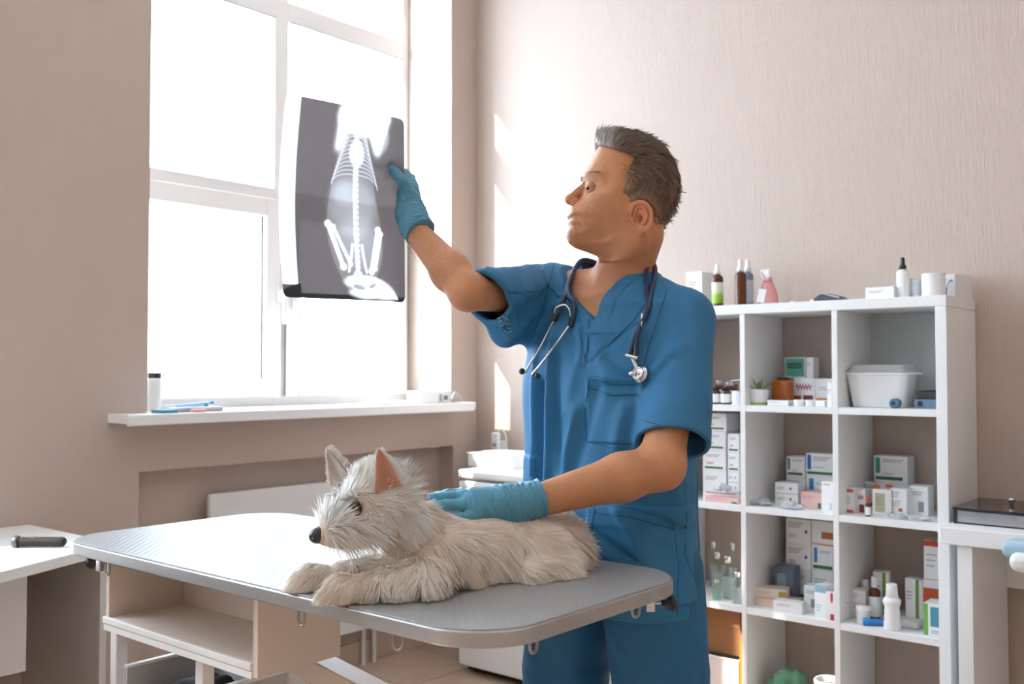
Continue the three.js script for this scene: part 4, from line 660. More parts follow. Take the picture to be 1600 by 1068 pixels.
// ---------------------------------------------------------------- the person
const MX = 1.962, MZ = 1.745;  // where he stands, facing the table (+z)
const shR = [MX - 0.172, 1.425, MZ + 0.01], elR = A3(at(731, 456, 1.985)), wrR = A3(at(645, 356, 2.125)), palmR = A3(at(635, 312, 2.148));
const shL = [MX + 0.178, 1.355, MZ - 0.01], elL = A3(at(1034, 728, 1.872)), wrL = A3(at(824, 786, 1.800)), palmL = A3(at(778, 787, 1.782));
const lerp3 = (a, b, t) => [0, 1, 2].map((i) => mix(a[i], b[i], t));
const person = thing('person', 'person in blue scrubs and gloves looking up at a raised X-ray film', 'person', [0, 0, 0]);

// ---- head, sculpted from its profile: u = forward, v = up, w = to his left (towards the camera)
const HS = 2.055 / FOCAL, HC = at(985, 310, 2.055), HFW = RIGHT.clone().negate(), HUP = new THREE.Vector3(0, 1, 0), HLF = new THREE.Vector3().crossVectors(HUP, HFW).normalize();
const hp = (px, py) => [(985 - px) * HS, (310 - py) * HS], toWorld = (u, v, w) => HC.clone().addScaledVector(HFW, u).addScaledVector(HUP, v).addScaledVector(HLF, w);
const headMatrix = new THREE.Matrix4().makeBasis(HFW, HUP, HLF).setPosition(HC);
const flipped = (g) => { const i = g.index.array; for (let k = 0; k < i.length; k += 3) { const t = i[k]; i[k] = i[k + 1]; i[k + 1] = t; } return g; };
const profile = [[941, 222], [934, 232], [926, 246], [918.5, 261], [911, 273], [909.5, 279], [914, 287], [912, 298], [904, 315], [893, 325], [889, 330], [887.2, 335], [886, 339.5], [889.5, 343.5], [887, 348], [888.6, 355], [885.5, 362], [884.6, 370], [888, 379], [897, 386.5], [912, 392], [935, 400], [960, 410], [985, 412], [1010, 400], [1018, 372], [1034, 340], [1047, 305], [1050, 275], [1044, 248], [1028, 226], [1002, 212], [972, 208], [953, 212]].map(([x, y]) => hp(x, y));
const K = HS;  // one surveyed unit
const strokes = [];  // relief on the side of the face: [from, to, width, height]
const st = (a, b, w, h) => strokes.push([...hp(...a), ...hp(...b), w, h]);
st([886, 342], [903, 352], 0.0020, -0.0034);                 // mouth
st([889, 337], [899, 345], 0.0035, 0.0009); st([890, 350], [900, 355], 0.004, 0.0009);   // lips
st([906, 352], [909, 362], 0.004, -0.0016);                      // mouth corner
st([899, 323], [912, 346], 0.004, -0.002);                       // fold from the nose
st([915, 283], [930, 279], 0.007, 0.0035); st([930, 279], [945, 285], 0.007, 0.002);    // brow
st([930, 307], [958, 303], 0.012, 0.003);                        // cheekbone
st([950, 285], [955, 262], 0.011, -0.003); st([905, 270], [925, 274], 0.004, 0.002); st([940, 240], [930, 262], 0.02, 0.002); st([905, 366], [920, 372], 0.01, 0.0015);                       // temple
st([925, 335], [960, 345], 0.016, -0.003);                       // hollow cheek
st([900, 383], [950, 378], 0.007, 0.003); st([950, 378], [995, 355], 0.008, 0.003);     // jaw line
st([915, 304], [932, 309], 0.0035, -0.0014);                     // under the eye
st([936, 296], [948, 292], 0.0018, -0.0008); st([936, 300], [947, 301], 0.0018, -0.0008); st([940, 250], [921, 255], 0.0018, -0.0007); st([942, 243], [926, 247], 0.0018, -0.0006); st([940, 260], [917, 264], 0.0018, -0.0006); st([934, 303], [944, 306], 0.0016, -0.0007); st([912, 283], [913, 277], 0.002, -0.0012); st([905, 300], [897, 318], 0.003, -0.0015); st([926, 318], [918, 336], 0.003, -0.0008);
const earC = hp(994, 347), eyeP = hp(920, 297.5);
const neckLo = new THREE.Vector3(MX - 0.002, 1.40, MZ - 0.018), neckHi = toWorld(-0.012, -0.075, 0);
const toHead = (p) => { const d = p.clone().sub(HC); return [d.dot(HFW), d.dot(HUP), d.dot(HLF)]; };
const nLoH = toHead(neckLo), nHiH = toHead(neckHi);
const noseTop = hp(912, 288), noseTip = hp(890.5, 311.5), noseBase = hp(897, 319);
function headHalf(u, v) {
  const s = -polySd(u, v, profile); if (s <= 0) return -1;
  const low = sstep(-0.105, -0.005, v), back = sstep(0.09, 0.0, u), W = mix(mix(0.040, 0.058, back), 0.0745, low), Rr = mix(0.050, 0.068, low), t = Math.min(s / Rr, 1);
  let h = W * Math.sqrt(1 - (1 - t) * (1 - t));
  const fade = sstep(0.0, 0.012, s), su = u - 0.12 * h, sv = v + 0.152 * h;
  for (const [a, b, c, d, w, k] of strokes) { const q = seg2(su, sv, a, b, c, d) / w; if (q < 3) h += k * Math.exp(-q * q) * (k < 0 ? fade * 0.6 + 0.4 : fade); }
  return h;
}
function headSdf(u, v, w) {
  const a = Math.abs(w), h = headHalf(u, v);
  let d = h < 0 ? Math.max(polySd(u, v, profile), (a - 0.01) * 0.3) : (a - h) * 0.62;
  if (h < 0) d = Math.hypot(Math.max(polySd(u, v, profile), 0), Math.max(a - 0.004, 0) * 0.5);
  // nose
  let n = cap(u, v, a, [noseTop[0] - 0.004, noseTop[1], 0], [noseTip[0] - 0.0005, noseTip[1], 0], 0.0062, 0.0098);
  n = smin(n, cap(u, v, a, [noseTip[0], noseTip[1], 0], [noseBase[0] - 0.004, noseBase[1] + 0.004, 0], 0.0092, 0.009), 0.005);
  n = smin(n, ell(u, v, a, [noseBase[0] - 0.004, noseBase[1] + 0.003, 0.0105], 0.0105, 0.0082, 0.0062), 0.004);
  d = smin(d, n, 0.007);
  d = smax(d, -ell(u, v, a, [noseBase[0] + 0.001, noseBase[1] - 0.0055, 0.0062], 0.0055, 0.004, 0.003), 0.002);
  // eye socket and lids
  d = smax(d, -ell(u, v, a, [eyeP[0] + 0.006, eyeP[1] - 0.001, 0.040], 0.019, 0.0115, 0.013), 0.012);
  let lid = Math.hypot(u - eyeP[0] + 0.0035, v - eyeP[1], a - 0.0265) - 0.0126;
  lid = smax(lid, -Math.max(Math.abs(v - eyeP[1] + 0.0014 + 0.25 * (u - eyeP[0])) - 0.0018, eyeP[0] - 0.0095 - u), 0.002);
  d = smin(d, lid, 0.004);
  // ear
  const eu = u - earC[0], ev = v - earC[1], rot = 0.22, xu = eu * Math.cos(rot) - ev * Math.sin(rot), xv = eu * Math.sin(rot) + ev * Math.cos(rot), tilt = 0.076 - 0.32 * xu;
  const rx = 0.0205 - 0.10 * Math.max(0, -xv), ry = 0.0285, rr = Math.hypot(xu / rx, xv / ry);
  let ear = Math.max(Math.abs(a - tilt + 0.002) - 0.0022, (rr - 0.98) * 0.019);
  ear = smin(ear, Math.hypot((rr - 1) * 0.0195, a - tilt - 0.003) - (xu > 0.010 && xv < 0.010 ? 0.0022 : 0.0036), 0.0012);
  ear = smin(ear, Math.hypot((Math.hypot(xu / (rx * 0.55) + 0.05, xv / (ry * 0.60) - 0.12) - 1) * 0.011, a - tilt - 0.0015) - 0.0024, 0.0015);
  ear = smin(ear, ell(xu, xv, a, [0.005, -0.0265, tilt], 0.0085, 0.0072, 0.0046), 0.004);
  ear = smin(ear, ell(xu, xv, a, [0.0175, -0.004, tilt + 0.0005], 0.0036, 0.0062, 0.0048), 0.002);
  ear = smax(ear, -ell(xu, xv, a, [0.0035, -0.004, tilt + 0.001], 0.0075, 0.0115, 0.0052), 0.0015);
  d = smin(d, ear, 0.003);
  d = smin(d, cap(u, v, w, nLoH, nHiH, 0.0615, 0.057), 0.022);
  // sterno-mastoid cord and larynx
  d = smin(d, cap(u, v, a, [earC[0] + 0.0, earC[1] - 0.035, 0.052], [0.045, -0.165, 0.022], 0.012, 0.010), 0.02);
  return d;
}
const skinTone = (x, y, z, k) => { const n = 0.5 * noise3(x * 55, y * 55, z * 55) + 0.35 * noise3(x * 140, y * 140, z * 140); return [0.575 + 0.035 * n + k[0], 0.262 + 0.025 * n + k[1], 0.130 + 0.018 * n + k[2]]; };
const mSkin = phys({ color: lin(1, 1, 1), vertexColors: true, roughness: 0.48, specularIntensity: 0.6 });
const headGeo = nets(headSdf, [-0.115, -0.135, -0.105], [0.15, 0.15, 0.105], 0.0023, {
  colour: (u, v, w) => {
    const aw = Math.abs(w), lips = seg2(u - 0.12 * aw, v + 0.152 * aw, ...hp(889, 343), ...hp(900, 350)) < 0.0040 ? 1 : 0, stubble = v < -0.055 && u > 0.0 ? 1 : 0, red = Math.exp(-(((u - noseTip[0]) / 0.016) ** 2 + ((v - noseTip[1]) / 0.016) ** 2)), earR = Math.hypot(u - earC[0], v - earC[1]) < 0.03 && Math.abs(w) > 0.07 ? 1 : 0;
    return skinTone(u, v, w, [-0.03 * lips - 0.03 * stubble + 0.03 * red + 0.02 * earR, -0.06 * lips - 0.012 * stubble - 0.02 * red - 0.02 * earR, -0.03 * lips - 0.004 * stubble - 0.01 * red]);
  },
});
flipped(headGeo.applyMatrix4(headMatrix));

// ---- arms, trunk and legs under the clothes
const hipL = [MX + 0.095, 0.90, MZ - 0.02], hipR = [MX - 0.095, 0.90, MZ - 0.02], knL = [MX + 0.145, 0.49, MZ + 0.0], knR = [MX - 0.125, 0.49, MZ + 0.0], anL = [MX + 0.15, 0.08, MZ - 0.03], anR = [MX - 0.135, 0.08, MZ - 0.03];
const fore = (x, y, z, e, w, k) => { const m = lerp3(e, w, 0.3); return smin(cap(x, y, z, e, m, 0.039 * k, 0.042 * k), cap(x, y, z, m, w, 0.042 * k, 0.0275 * k), 0.02); };
function bodySdf(x, y, z) {
  let d = cap(x, y, z, A3(neckLo), A3(neckHi), 0.0615, 0.057);
  d = smin(d, ell(x, y, z, [MX, 1.27, MZ], 0.165, 0.17, 0.108), 0.04);
  d = smin(d, ell(x, y, z, [MX, 1.05, MZ - 0.01], 0.150, 0.2, 0.105), 0.05);
  d = smin(d, ell(x, y, z, [MX, 0.93, MZ - 0.015], 0.155, 0.12, 0.11), 0.05);
  d = smin(d, cap(x, y, z, [MX - 0.05, 1.425, MZ - 0.01], shR, 0.05, 0.05), 0.03);
  d = smin(d, cap(x, y, z, [MX + 0.05, 1.425, MZ - 0.01], shL, 0.05, 0.05), 0.03);
  // collar bones meet in the notch of the throat
  d = smin(d, cap(x, y, z, [MX + 0.012, 1.402, MZ + 0.062], [MX + 0.13, 1.43, MZ + 0.02], 0.008, 0.008), 0.016);
  d = smin(d, cap(x, y, z, [MX - 0.012, 1.402, MZ + 0.062], [MX - 0.13, 1.43, MZ + 0.02], 0.008, 0.008), 0.016);
  let aR = cap(x, y, z, shR, elR, 0.047, 0.037); aR = smin(aR, fore(x, y, z, elR, wrR, 0.92), 0.02);
  let aL = cap(x, y, z, shL, elL, 0.050, 0.040); aL = smin(aL, fore(x, y, z, elL, wrL, 1.04), 0.03);
  aR = smin(aR, cap(x, y, z, wrR, palmR, 0.022, 0.013), 0.01); aL = smin(aL, cap(x, y, z, wrL, palmL, 0.026, 0.018), 0.01);
  d = smin(d, aR, 0.02); d = smin(d, aL, 0.02);
  for (const [h, k, a] of [[hipL, knL, anL], [hipR, knR, anR]]) { let l = cap(x, y, z, h, k, 0.082, 0.055); l = smin(l, cap(x, y, z, k, a, 0.055, 0.036), 0.02); d = smin(d, l, 0.04); d = smin(d, cap(x, y, z, [a[0], 0.045, a[2] - 0.02], [a[0], 0.035, a[2] + 0.15], 0.036, 0.028), 0.02); }
  return d;
}
const bodyGeo = nets(bodySdf, [MX - 0.45, 0.0, MZ - 0.20], [MX + 0.30, 1.62, MZ + 0.50], 0.0075, { colour: (x, y, z) => { const vein = Math.abs(noise3(x * 18, y * 18 + 5, z * 18)) < 0.05 ? -0.02 : 0; return skinTone(x, y, z, [vein, vein * 0.3, 0]); } });
part('body', mergeGeometries([bodyGeo, headGeo]), mSkin, person);

// eye balls, lashes
{
  const white = phys({ color: lin(0.42, 0.37, 0.34), roughness: 0.15 }), iris = phys({ color: lin(0.05, 0.06, 0.07), roughness: 0.1 });
  for (const s of [1, -1]) {
    const c = toWorld(eyeP[0] - 0.0035, eyeP[1], s * 0.0265), e = part('eye', new THREE.SphereGeometry(0.0109, 26, 18), white, person, A3(c));
    part('iris', new THREE.SphereGeometry(0.0062, 20, 14), iris, e, A3(HFW.clone().multiplyScalar(0.0054).addScaledVector(HLF, s * 0.0034)));
  }
}
// ---- hair: a close shell plus combed strands
{
  const hairSide = [[930, 222], [932, 208], [945, 202], [965, 201], [990, 205], [1012, 212], [1034, 226], [1050, 248], [1058, 268], [1060, 290], [1056, 315], [1046, 335], [1030, 356], [1021, 368], [1012, 367], [1011, 360], [1016, 352], [1020, 342], [1020, 326], [1011, 316], [1000, 313], [990, 316], [984, 318], [975, 316], [970, 300], [976, 291], [979, 276], [981, 268], [990, 257], [992, 250], [984, 244], [962, 236], [948, 231], [938, 229]].map(([x, y]) => hp(x, y));
  const outer = [[929, 220], [931, 207], [945, 202], [965, 201], [990, 205], [1012, 212], [1034, 226], [1050, 248], [1058, 268], [1060, 290], [1056, 315], [1046, 335], [1030, 356], [1020, 372], [1000, 380], [960, 360], [930, 300], [925, 250]].map(([x, y]) => hp(x, y));
  const hairSdf = (u, v, w) => {
    const a = Math.abs(w), s = -polySd(u, v, outer), low = sstep(-0.08, 0.0, v), W = mix(0.062, 0.0805, low), Rr = 0.066;
    let d = s <= 0 ? Math.hypot(-s, Math.max(a - 0.01, 0) * 0.4) : (a - W * Math.sqrt(1 - (1 - Math.min(s / Rr, 1)) ** 2)) * 0.62;
    const region = polySd(u - 0.12 * a, v + 0.152 * a, hairSide), edge = sstep(0.045, 0.06, a);  // above the brow the hairline runs across the forehead
    const rag = 0.0018 * noise3(u * 420, v * 180, w * 300);
    d += 0.0012 * noise3(u * 160 + v * 120, v * 60, w * 220);
    return smax(d, Math.max(region + rag, -1), 0.003);
  };
  const grey = (u, v, w) => { const f = sstep(0.028, 0.052, u) * sstep(0.045, 0.075, v), side = sstep(0.0, -0.05, v) * 0.35, n = 0.5 + 0.5 * noise3(u * 300, v * 300, w * 300), k = clamp(f * (0.35 + 0.5 * n) + side * n, 0, 0.9), thin = sstep(-0.026, -0.002, polySd(u - 0.12 * Math.abs(w), v + 0.152 * Math.abs(w), hairSide)) * sstep(0.04, 0.055, Math.abs(w)) * sstep(0.06, 0.03, v) * 0.75, base = [mix(0.125, 0.44, k), mix(0.078, 0.40, k), mix(0.052, 0.36, k)]; return [mix(base[0], 0.36, thin), mix(base[1], 0.19, thin), mix(base[2], 0.105, thin)]; };
  const g = nets(hairSdf, [-0.115, -0.10, -0.095], [0.09, 0.16, 0.095], 0.0024, { colour: grey });
  flipped(g.applyMatrix4(headMatrix));
  const hair = part('hair', g, mat(lin(1, 1, 1), 0.6, { vertexColors: true }), person);
  const R = rng(404), P = [], C = [], I = [], pos = g.attributes.position, nor = g.attributes.normal, inv = headMatrix.clone().invert(), q = new THREE.Vector3(), nn = new THREE.Vector3();
  for (let k = 0; k < 15000; k++) {
    const i = Math.floor(R() * pos.count); q.fromBufferAttribute(pos, i).applyMatrix4(inv); nn.set(nor.getX(i), nor.getY(i), nor.getZ(i)).transformDirection(inv);
    if (nn.dot(new THREE.Vector3(0.6, -0.6, 0)) > 0.55) continue;
    // combed back from the forehead, down at the sides
    const side = clamp((Math.abs(q.z) - 0.03) / 0.05, 0, 1), dir = new THREE.Vector3(-0.9 + 0.35 * side, 0.25 - 1.05 * side * sstep(0.08, 0.0, q.y) - 0.2 * side, 0.1 * Math.sign(q.z) * (1 - side));
    if (q.x < -0.05) dir.y -= 0.8; if (q.y > 0.05 && q.x > 0.02) { dir.set(-0.7, 0.45, -0.15); }
    dir.addScaledVector(nn, -dir.dot(nn) + 0.05 + (q.x < -0.06 && q.y > 0.0 && q.y < 0.05 ? 0.10 : 0)).add(new THREE.Vector3(R() - 0.5, R() - 0.5, R() - 0.5).multiplyScalar(0.22)).normalize();
    const L = (side > 0.5 && q.y < 0.03 ? 0.008 : 0.018) * (0.6 + 0.8 * R()), w = 0.00075, sd = new THREE.Vector3().crossVectors(dir, nn).normalize().applyAxisAngle(dir, (R() - 0.5) * 1.2), c = grey(q.x, q.y, q.z).map((x) => x * (0.6 + 0.8 * R())), b = P.length / 3, p = q.clone();
    for (let t = 0; t < 3; t++) { for (const s of [-1, 1]) { P.push(p.x + sd.x * w * s, p.y + sd.y * w * s, p.z + sd.z * w * s); C.push(...c); } p.addScaledVector(dir, L / 3); dir.addScaledVector(nn, -0.06).normalize(); }
    P.push(p.x, p.y, p.z); C.push(...c); I.push(b, b + 1, b + 2, b + 1, b + 3, b + 2, b + 2, b + 3, b + 4, b + 3, b + 5, b + 4, b + 4, b + 5, b + 6);
  }
  // eyebrows
  for (const s of [1, -1]) for (let k = 0; k < 130; k++) { const t = R(), a = hp(907, 280), b2 = hp(931, 278), u = mix(a[0], b2[0], t), v = mix(a[1], b2[1], t) + 0.004 * Math.sin(t * 3) + (R() - 0.5) * 0.009 * (1 - 0.6 * t), h = Math.max(headHalf(u, v), 0.004) + 0.0015, dir = new THREE.Vector3(-0.7, 0.35 - 0.5 * t + (R() - 0.5) * 0.4, s * (0.5 + 0.3 * R())).normalize(), p = new THREE.Vector3(u, v, s * h), L = 0.006 + 0.005 * R(), sd = new THREE.Vector3(0.3, 1, 0).normalize(), bi = P.length / 3, c = [0.26, 0.155, 0.10].map((x) => x * (0.5 + R())); P.push(p.x + sd.x * 3e-4, p.y + sd.y * 3e-4, p.z, p.x - sd.x * 3e-4, p.y - sd.y * 3e-4, p.z, p.x + dir.x * L, p.y + dir.y * L, p.z + dir.z * L); C.push(...c, ...c, ...c); I.push(bi, bi + 1, bi + 2); }
  const sg = new THREE.BufferGeometry(); sg.setAttribute('position', new THREE.BufferAttribute(new Float32Array(P), 3)); sg.setAttribute('color', new THREE.BufferAttribute(new Float32Array(C), 3)); sg.setIndex(I); sg.applyMatrix4(headMatrix); sg.computeVertexNormals();
  part('hair_strands', sg, mat(lin(1, 1, 1), 0.5, { vertexColors: true, side: THREE.DoubleSide }), hair).userData.kind = 'stuff';
  // fine hair on the bare forearms
  const FP = [], FI = [];
  for (const [e, w] of [[elR, wrR], [elL, wrL]]) { const ax = new THREE.Vector3(...w).sub(new THREE.Vector3(...e)), L0 = ax.length(); ax.normalize(); for (let k = 0; k < 2600; k++) { const t = 0.05 + 0.85 * R(), r = mix(0.0455, 0.030, Math.max(0, (t - 0.28) / 0.72)), th = R() * 6.283, s1 = new THREE.Vector3().crossVectors(ax, HUP).normalize(), s2 = new THREE.Vector3().crossVectors(ax, s1), n = s1.multiplyScalar(Math.cos(th)).addScaledVector(s2, Math.sin(th)), p = new THREE.Vector3(...e).addScaledVector(ax, t * L0).addScaledVector(n, r), d = ax.clone().multiplyScalar(0.8).addScaledVector(n, 0.35).add(new THREE.Vector3(R() - 0.5, R() - 0.5, R() - 0.5).multiplyScalar(0.5)).normalize(), sd = new THREE.Vector3().crossVectors(d, n).normalize().multiplyScalar(0.00014), b = FP.length / 3, L = 0.006 + 0.006 * R(); FP.push(p.x + sd.x, p.y + sd.y, p.z + sd.z, p.x - sd.x, p.y - sd.y, p.z - sd.z, p.x + d.x * L, p.y + d.y * L, p.z + d.z * L); FI.push(b, b + 1, b + 2); } }
  const fg = new THREE.BufferGeometry(); fg.setAttribute('position', new THREE.BufferAttribute(new Float32Array(FP), 3)); fg.setIndex(FI); fg.computeVertexNormals();
  part('arm_hair', fg, mat(lin(0.30, 0.17, 0.09), 0.5, { side: THREE.DoubleSide }), person).userData.kind = 'stuff';
}

// ---- scrub top
const weave = dataTex(64, 64, (x, y) => 128 + 60 * Math.sin(x / 64 * Math.PI * 2 * 16) * Math.sin(y / 64 * Math.PI * 2 * 16) + 30 * Math.sin((x + y) / 64 * Math.PI * 2 * 16), [30, 30]);
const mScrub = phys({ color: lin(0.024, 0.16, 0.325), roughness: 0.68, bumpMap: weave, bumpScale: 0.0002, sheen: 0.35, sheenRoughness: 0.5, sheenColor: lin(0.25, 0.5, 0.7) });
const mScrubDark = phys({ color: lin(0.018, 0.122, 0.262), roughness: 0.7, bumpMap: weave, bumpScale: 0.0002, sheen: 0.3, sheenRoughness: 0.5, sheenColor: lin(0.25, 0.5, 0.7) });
const sect = [[0.74, 0.205, 0.138, 0.0], [0.80, 0.202, 0.137, 0.0], [0.88, 0.196, 0.134, 0.0], [0.98, 0.194, 0.132, 0.0], [1.10, 0.192, 0.131, 0.0], [1.22, 0.194, 0.132, 0.002], [1.32, 0.188, 0.122, 0.0], [1.385, 0.165, 0.102, -0.004], [1.43, 0.125, 0.08, -0.010], [1.465, 0.085, 0.06, -0.014], [1.50, 0.05, 0.04, -0.016]];
function section(y) { let i = 0; while (i < sect.length - 2 && y > sect[i + 1][0]) i++; const a = sect[i], b = sect[i + 1], t = sstep(0, 1, clamp((y - a[0]) / (b[0] - a[0]), 0, 1)); return [mix(a[1], b[1], t), mix(a[2], b[2], t), mix(a[3], b[3], t)]; }
// surveyed fold lines on the front of the tunic, as [x, y] on its face
const tf = (px, py, z = MZ + 0.125) => { const p = onPlane('z', px, py, z); return [p.x - MX, p.y]; };
const folds = [];
const fold = (a, b, w, h, z) => folds.push([...tf(...a, z), ...tf(...b, z), w, h]);
fold([866, 470], [857, 760], 0.011, 0.010); fold([848, 600], [842, 760], 0.012, -0.010); fold([870, 560], [880, 760], 0.010, -0.006); fold([832, 560], [828, 740], 0.010, 0.006);
fold([905, 640], [880, 745], 0.014, 0.007); fold([940, 600], [900, 740], 0.014, -0.004); fold([925, 520], [950, 590], 0.018, 0.005);
fold([975, 640], [962, 700], 0.016, 0.005); fold([905, 560], [890, 640], 0.016, 0.005); fold([880, 500], [900, 560], 0.010, -0.004);
fold([900, 800], [955, 868], 0.012, 0.008); fold([930, 830], [985, 880], 0.010, -0.007); fold([885, 810], [915, 850], 0.010, -0.006); fold([965, 800], [1000, 872], 0.014, 0.006); fold([985, 790], [1040, 850], 0.012, -0.004);
fold([1000, 470], [985, 560], 0.016, 0.006); fold([1030, 500], [1010, 580], 0.014, -0.005); fold([945, 560], [985, 600], 0.01, -0.004);
fold([1058, 720], [1068, 900], 0.008, -0.007); fold([1020, 760], [1050, 900], 0.02, 0.004);
fold([920, 497], [917, 570], 0.0028, -0.0026); fold([917, 570], [985, 500], 0.003, -0.0022); fold([908, 512], [912, 568], 0.0028, -0.002);
const apex = tf(920, 499), cp0 = tf(921, 590), cp1 = tf(997, 694), lp0 = tf(922, 788), lp1 = tf(1058, 962), rp0 = tf(800, 712), rp1 = tf(842, 900);
const rectD = (x, y, p, q) => { const cx = (p[0] + q[0]) / 2, cy = (p[1] + q[1]) / 2; return Math.max(Math.abs(x - cx) - Math.abs(q[0] - p[0]) / 2, Math.abs(y - cy) - Math.abs(q[1] - p[1]) / 2); };
const slR0 = shR, slR1 = A3(at(758, 462, 2.015)), slRb = A3(at(790, 520, 2.08)), axR = new THREE.Vector3(...A3(at(752, 460, 2.0))).sub(new THREE.Vector3(...shR)).normalize();
const hemR = A3(at(758, 476, 2.025)), hemRn = new THREE.Vector3().crossVectors(new THREE.Vector3(...A3(at(795, 546, 2.075))).sub(new THREE.Vector3(...A3(at(746, 430, 2.01)))), new THREE.Vector3().crossVectors(axR, new THREE.Vector3(0, 1, 0))).normalize(); if (hemRn.dot(axR) < 0) hemRn.negate();
const slL1 = A3(at(1051, 694, 1.905)), hemL = A3(at(1050, 693, 1.905)), hemLn = new THREE.Vector3(...slL1).sub(new THREE.Vector3(...shL)).normalize().add(new THREE.Vector3(0.10, 0, 0.12)).normalize();
const sleeveR = (x, y, z) => smin(cap(x, y, z, slR0, slR1, 0.066, 0.056), cap(x, y, z, [shR[0], shR[1] - 0.05, shR[2]], slRb, 0.05, 0.030), 0.05), sleeveL = (x, y, z) => cap(x, y, z, shL, slL1, 0.062, 0.073);
const onSleeve = (f, [px, py]) => { const d = rayOf(px, py), p = EYE.clone().addScaledVector(d, 1.5); for (let k = 0; k < 40; k++) p.addScaledVector(d, clamp(f(p.x, p.y, p.z), -0.05, 0.05) * 0.8); return A3(p); };
const foldLine = (f, a, b) => [0, 0.2, 0.4, 0.6, 0.8, 1].map((t) => onSleeve(f, [mix(a[0], b[0], t), mix(a[1], b[1], t)]));
const lineDist = (x, y, z, L) => { let d = 1; for (let i = 0; i < L.length - 1; i++) d = Math.min(d, cap(x, y, z, L[i], L[i + 1], 0, 0)); return d; };
const sleeveFoldsR = [[[850, 440], [760, 505], 0.011, 0.006], [[870, 455], [800, 525], 0.011, 0.007], [[800, 425], [815, 470], 0.008, 0.005], [[825, 415], [838, 465], 0.008, 0.005], [[780, 430], [790, 480], 0.008, 0.004], [[845, 410], [860, 470], 0.008, -0.005], [[812, 425], [828, 500], 0.008, -0.005]].map(([a, b, w, h]) => [foldLine(sleeveR, a, b), w, h]);
const sleeveFoldsL = [[[1000, 600], [1060, 545], 0.012, 0.008], [[990, 620], [1050, 560], 0.009, -0.009], [[1000, 560], [1040, 510], 0.012, -0.006], [[1090, 520], [1105, 640], 0.014, 0.004], [[1010, 650], [1080, 620], 0.014, 0.004], [[985, 690], [1000, 590], 0.01, 0.004]].map(([a, b, w, h]) => [foldLine(sleeveL, a, b), w, h]);
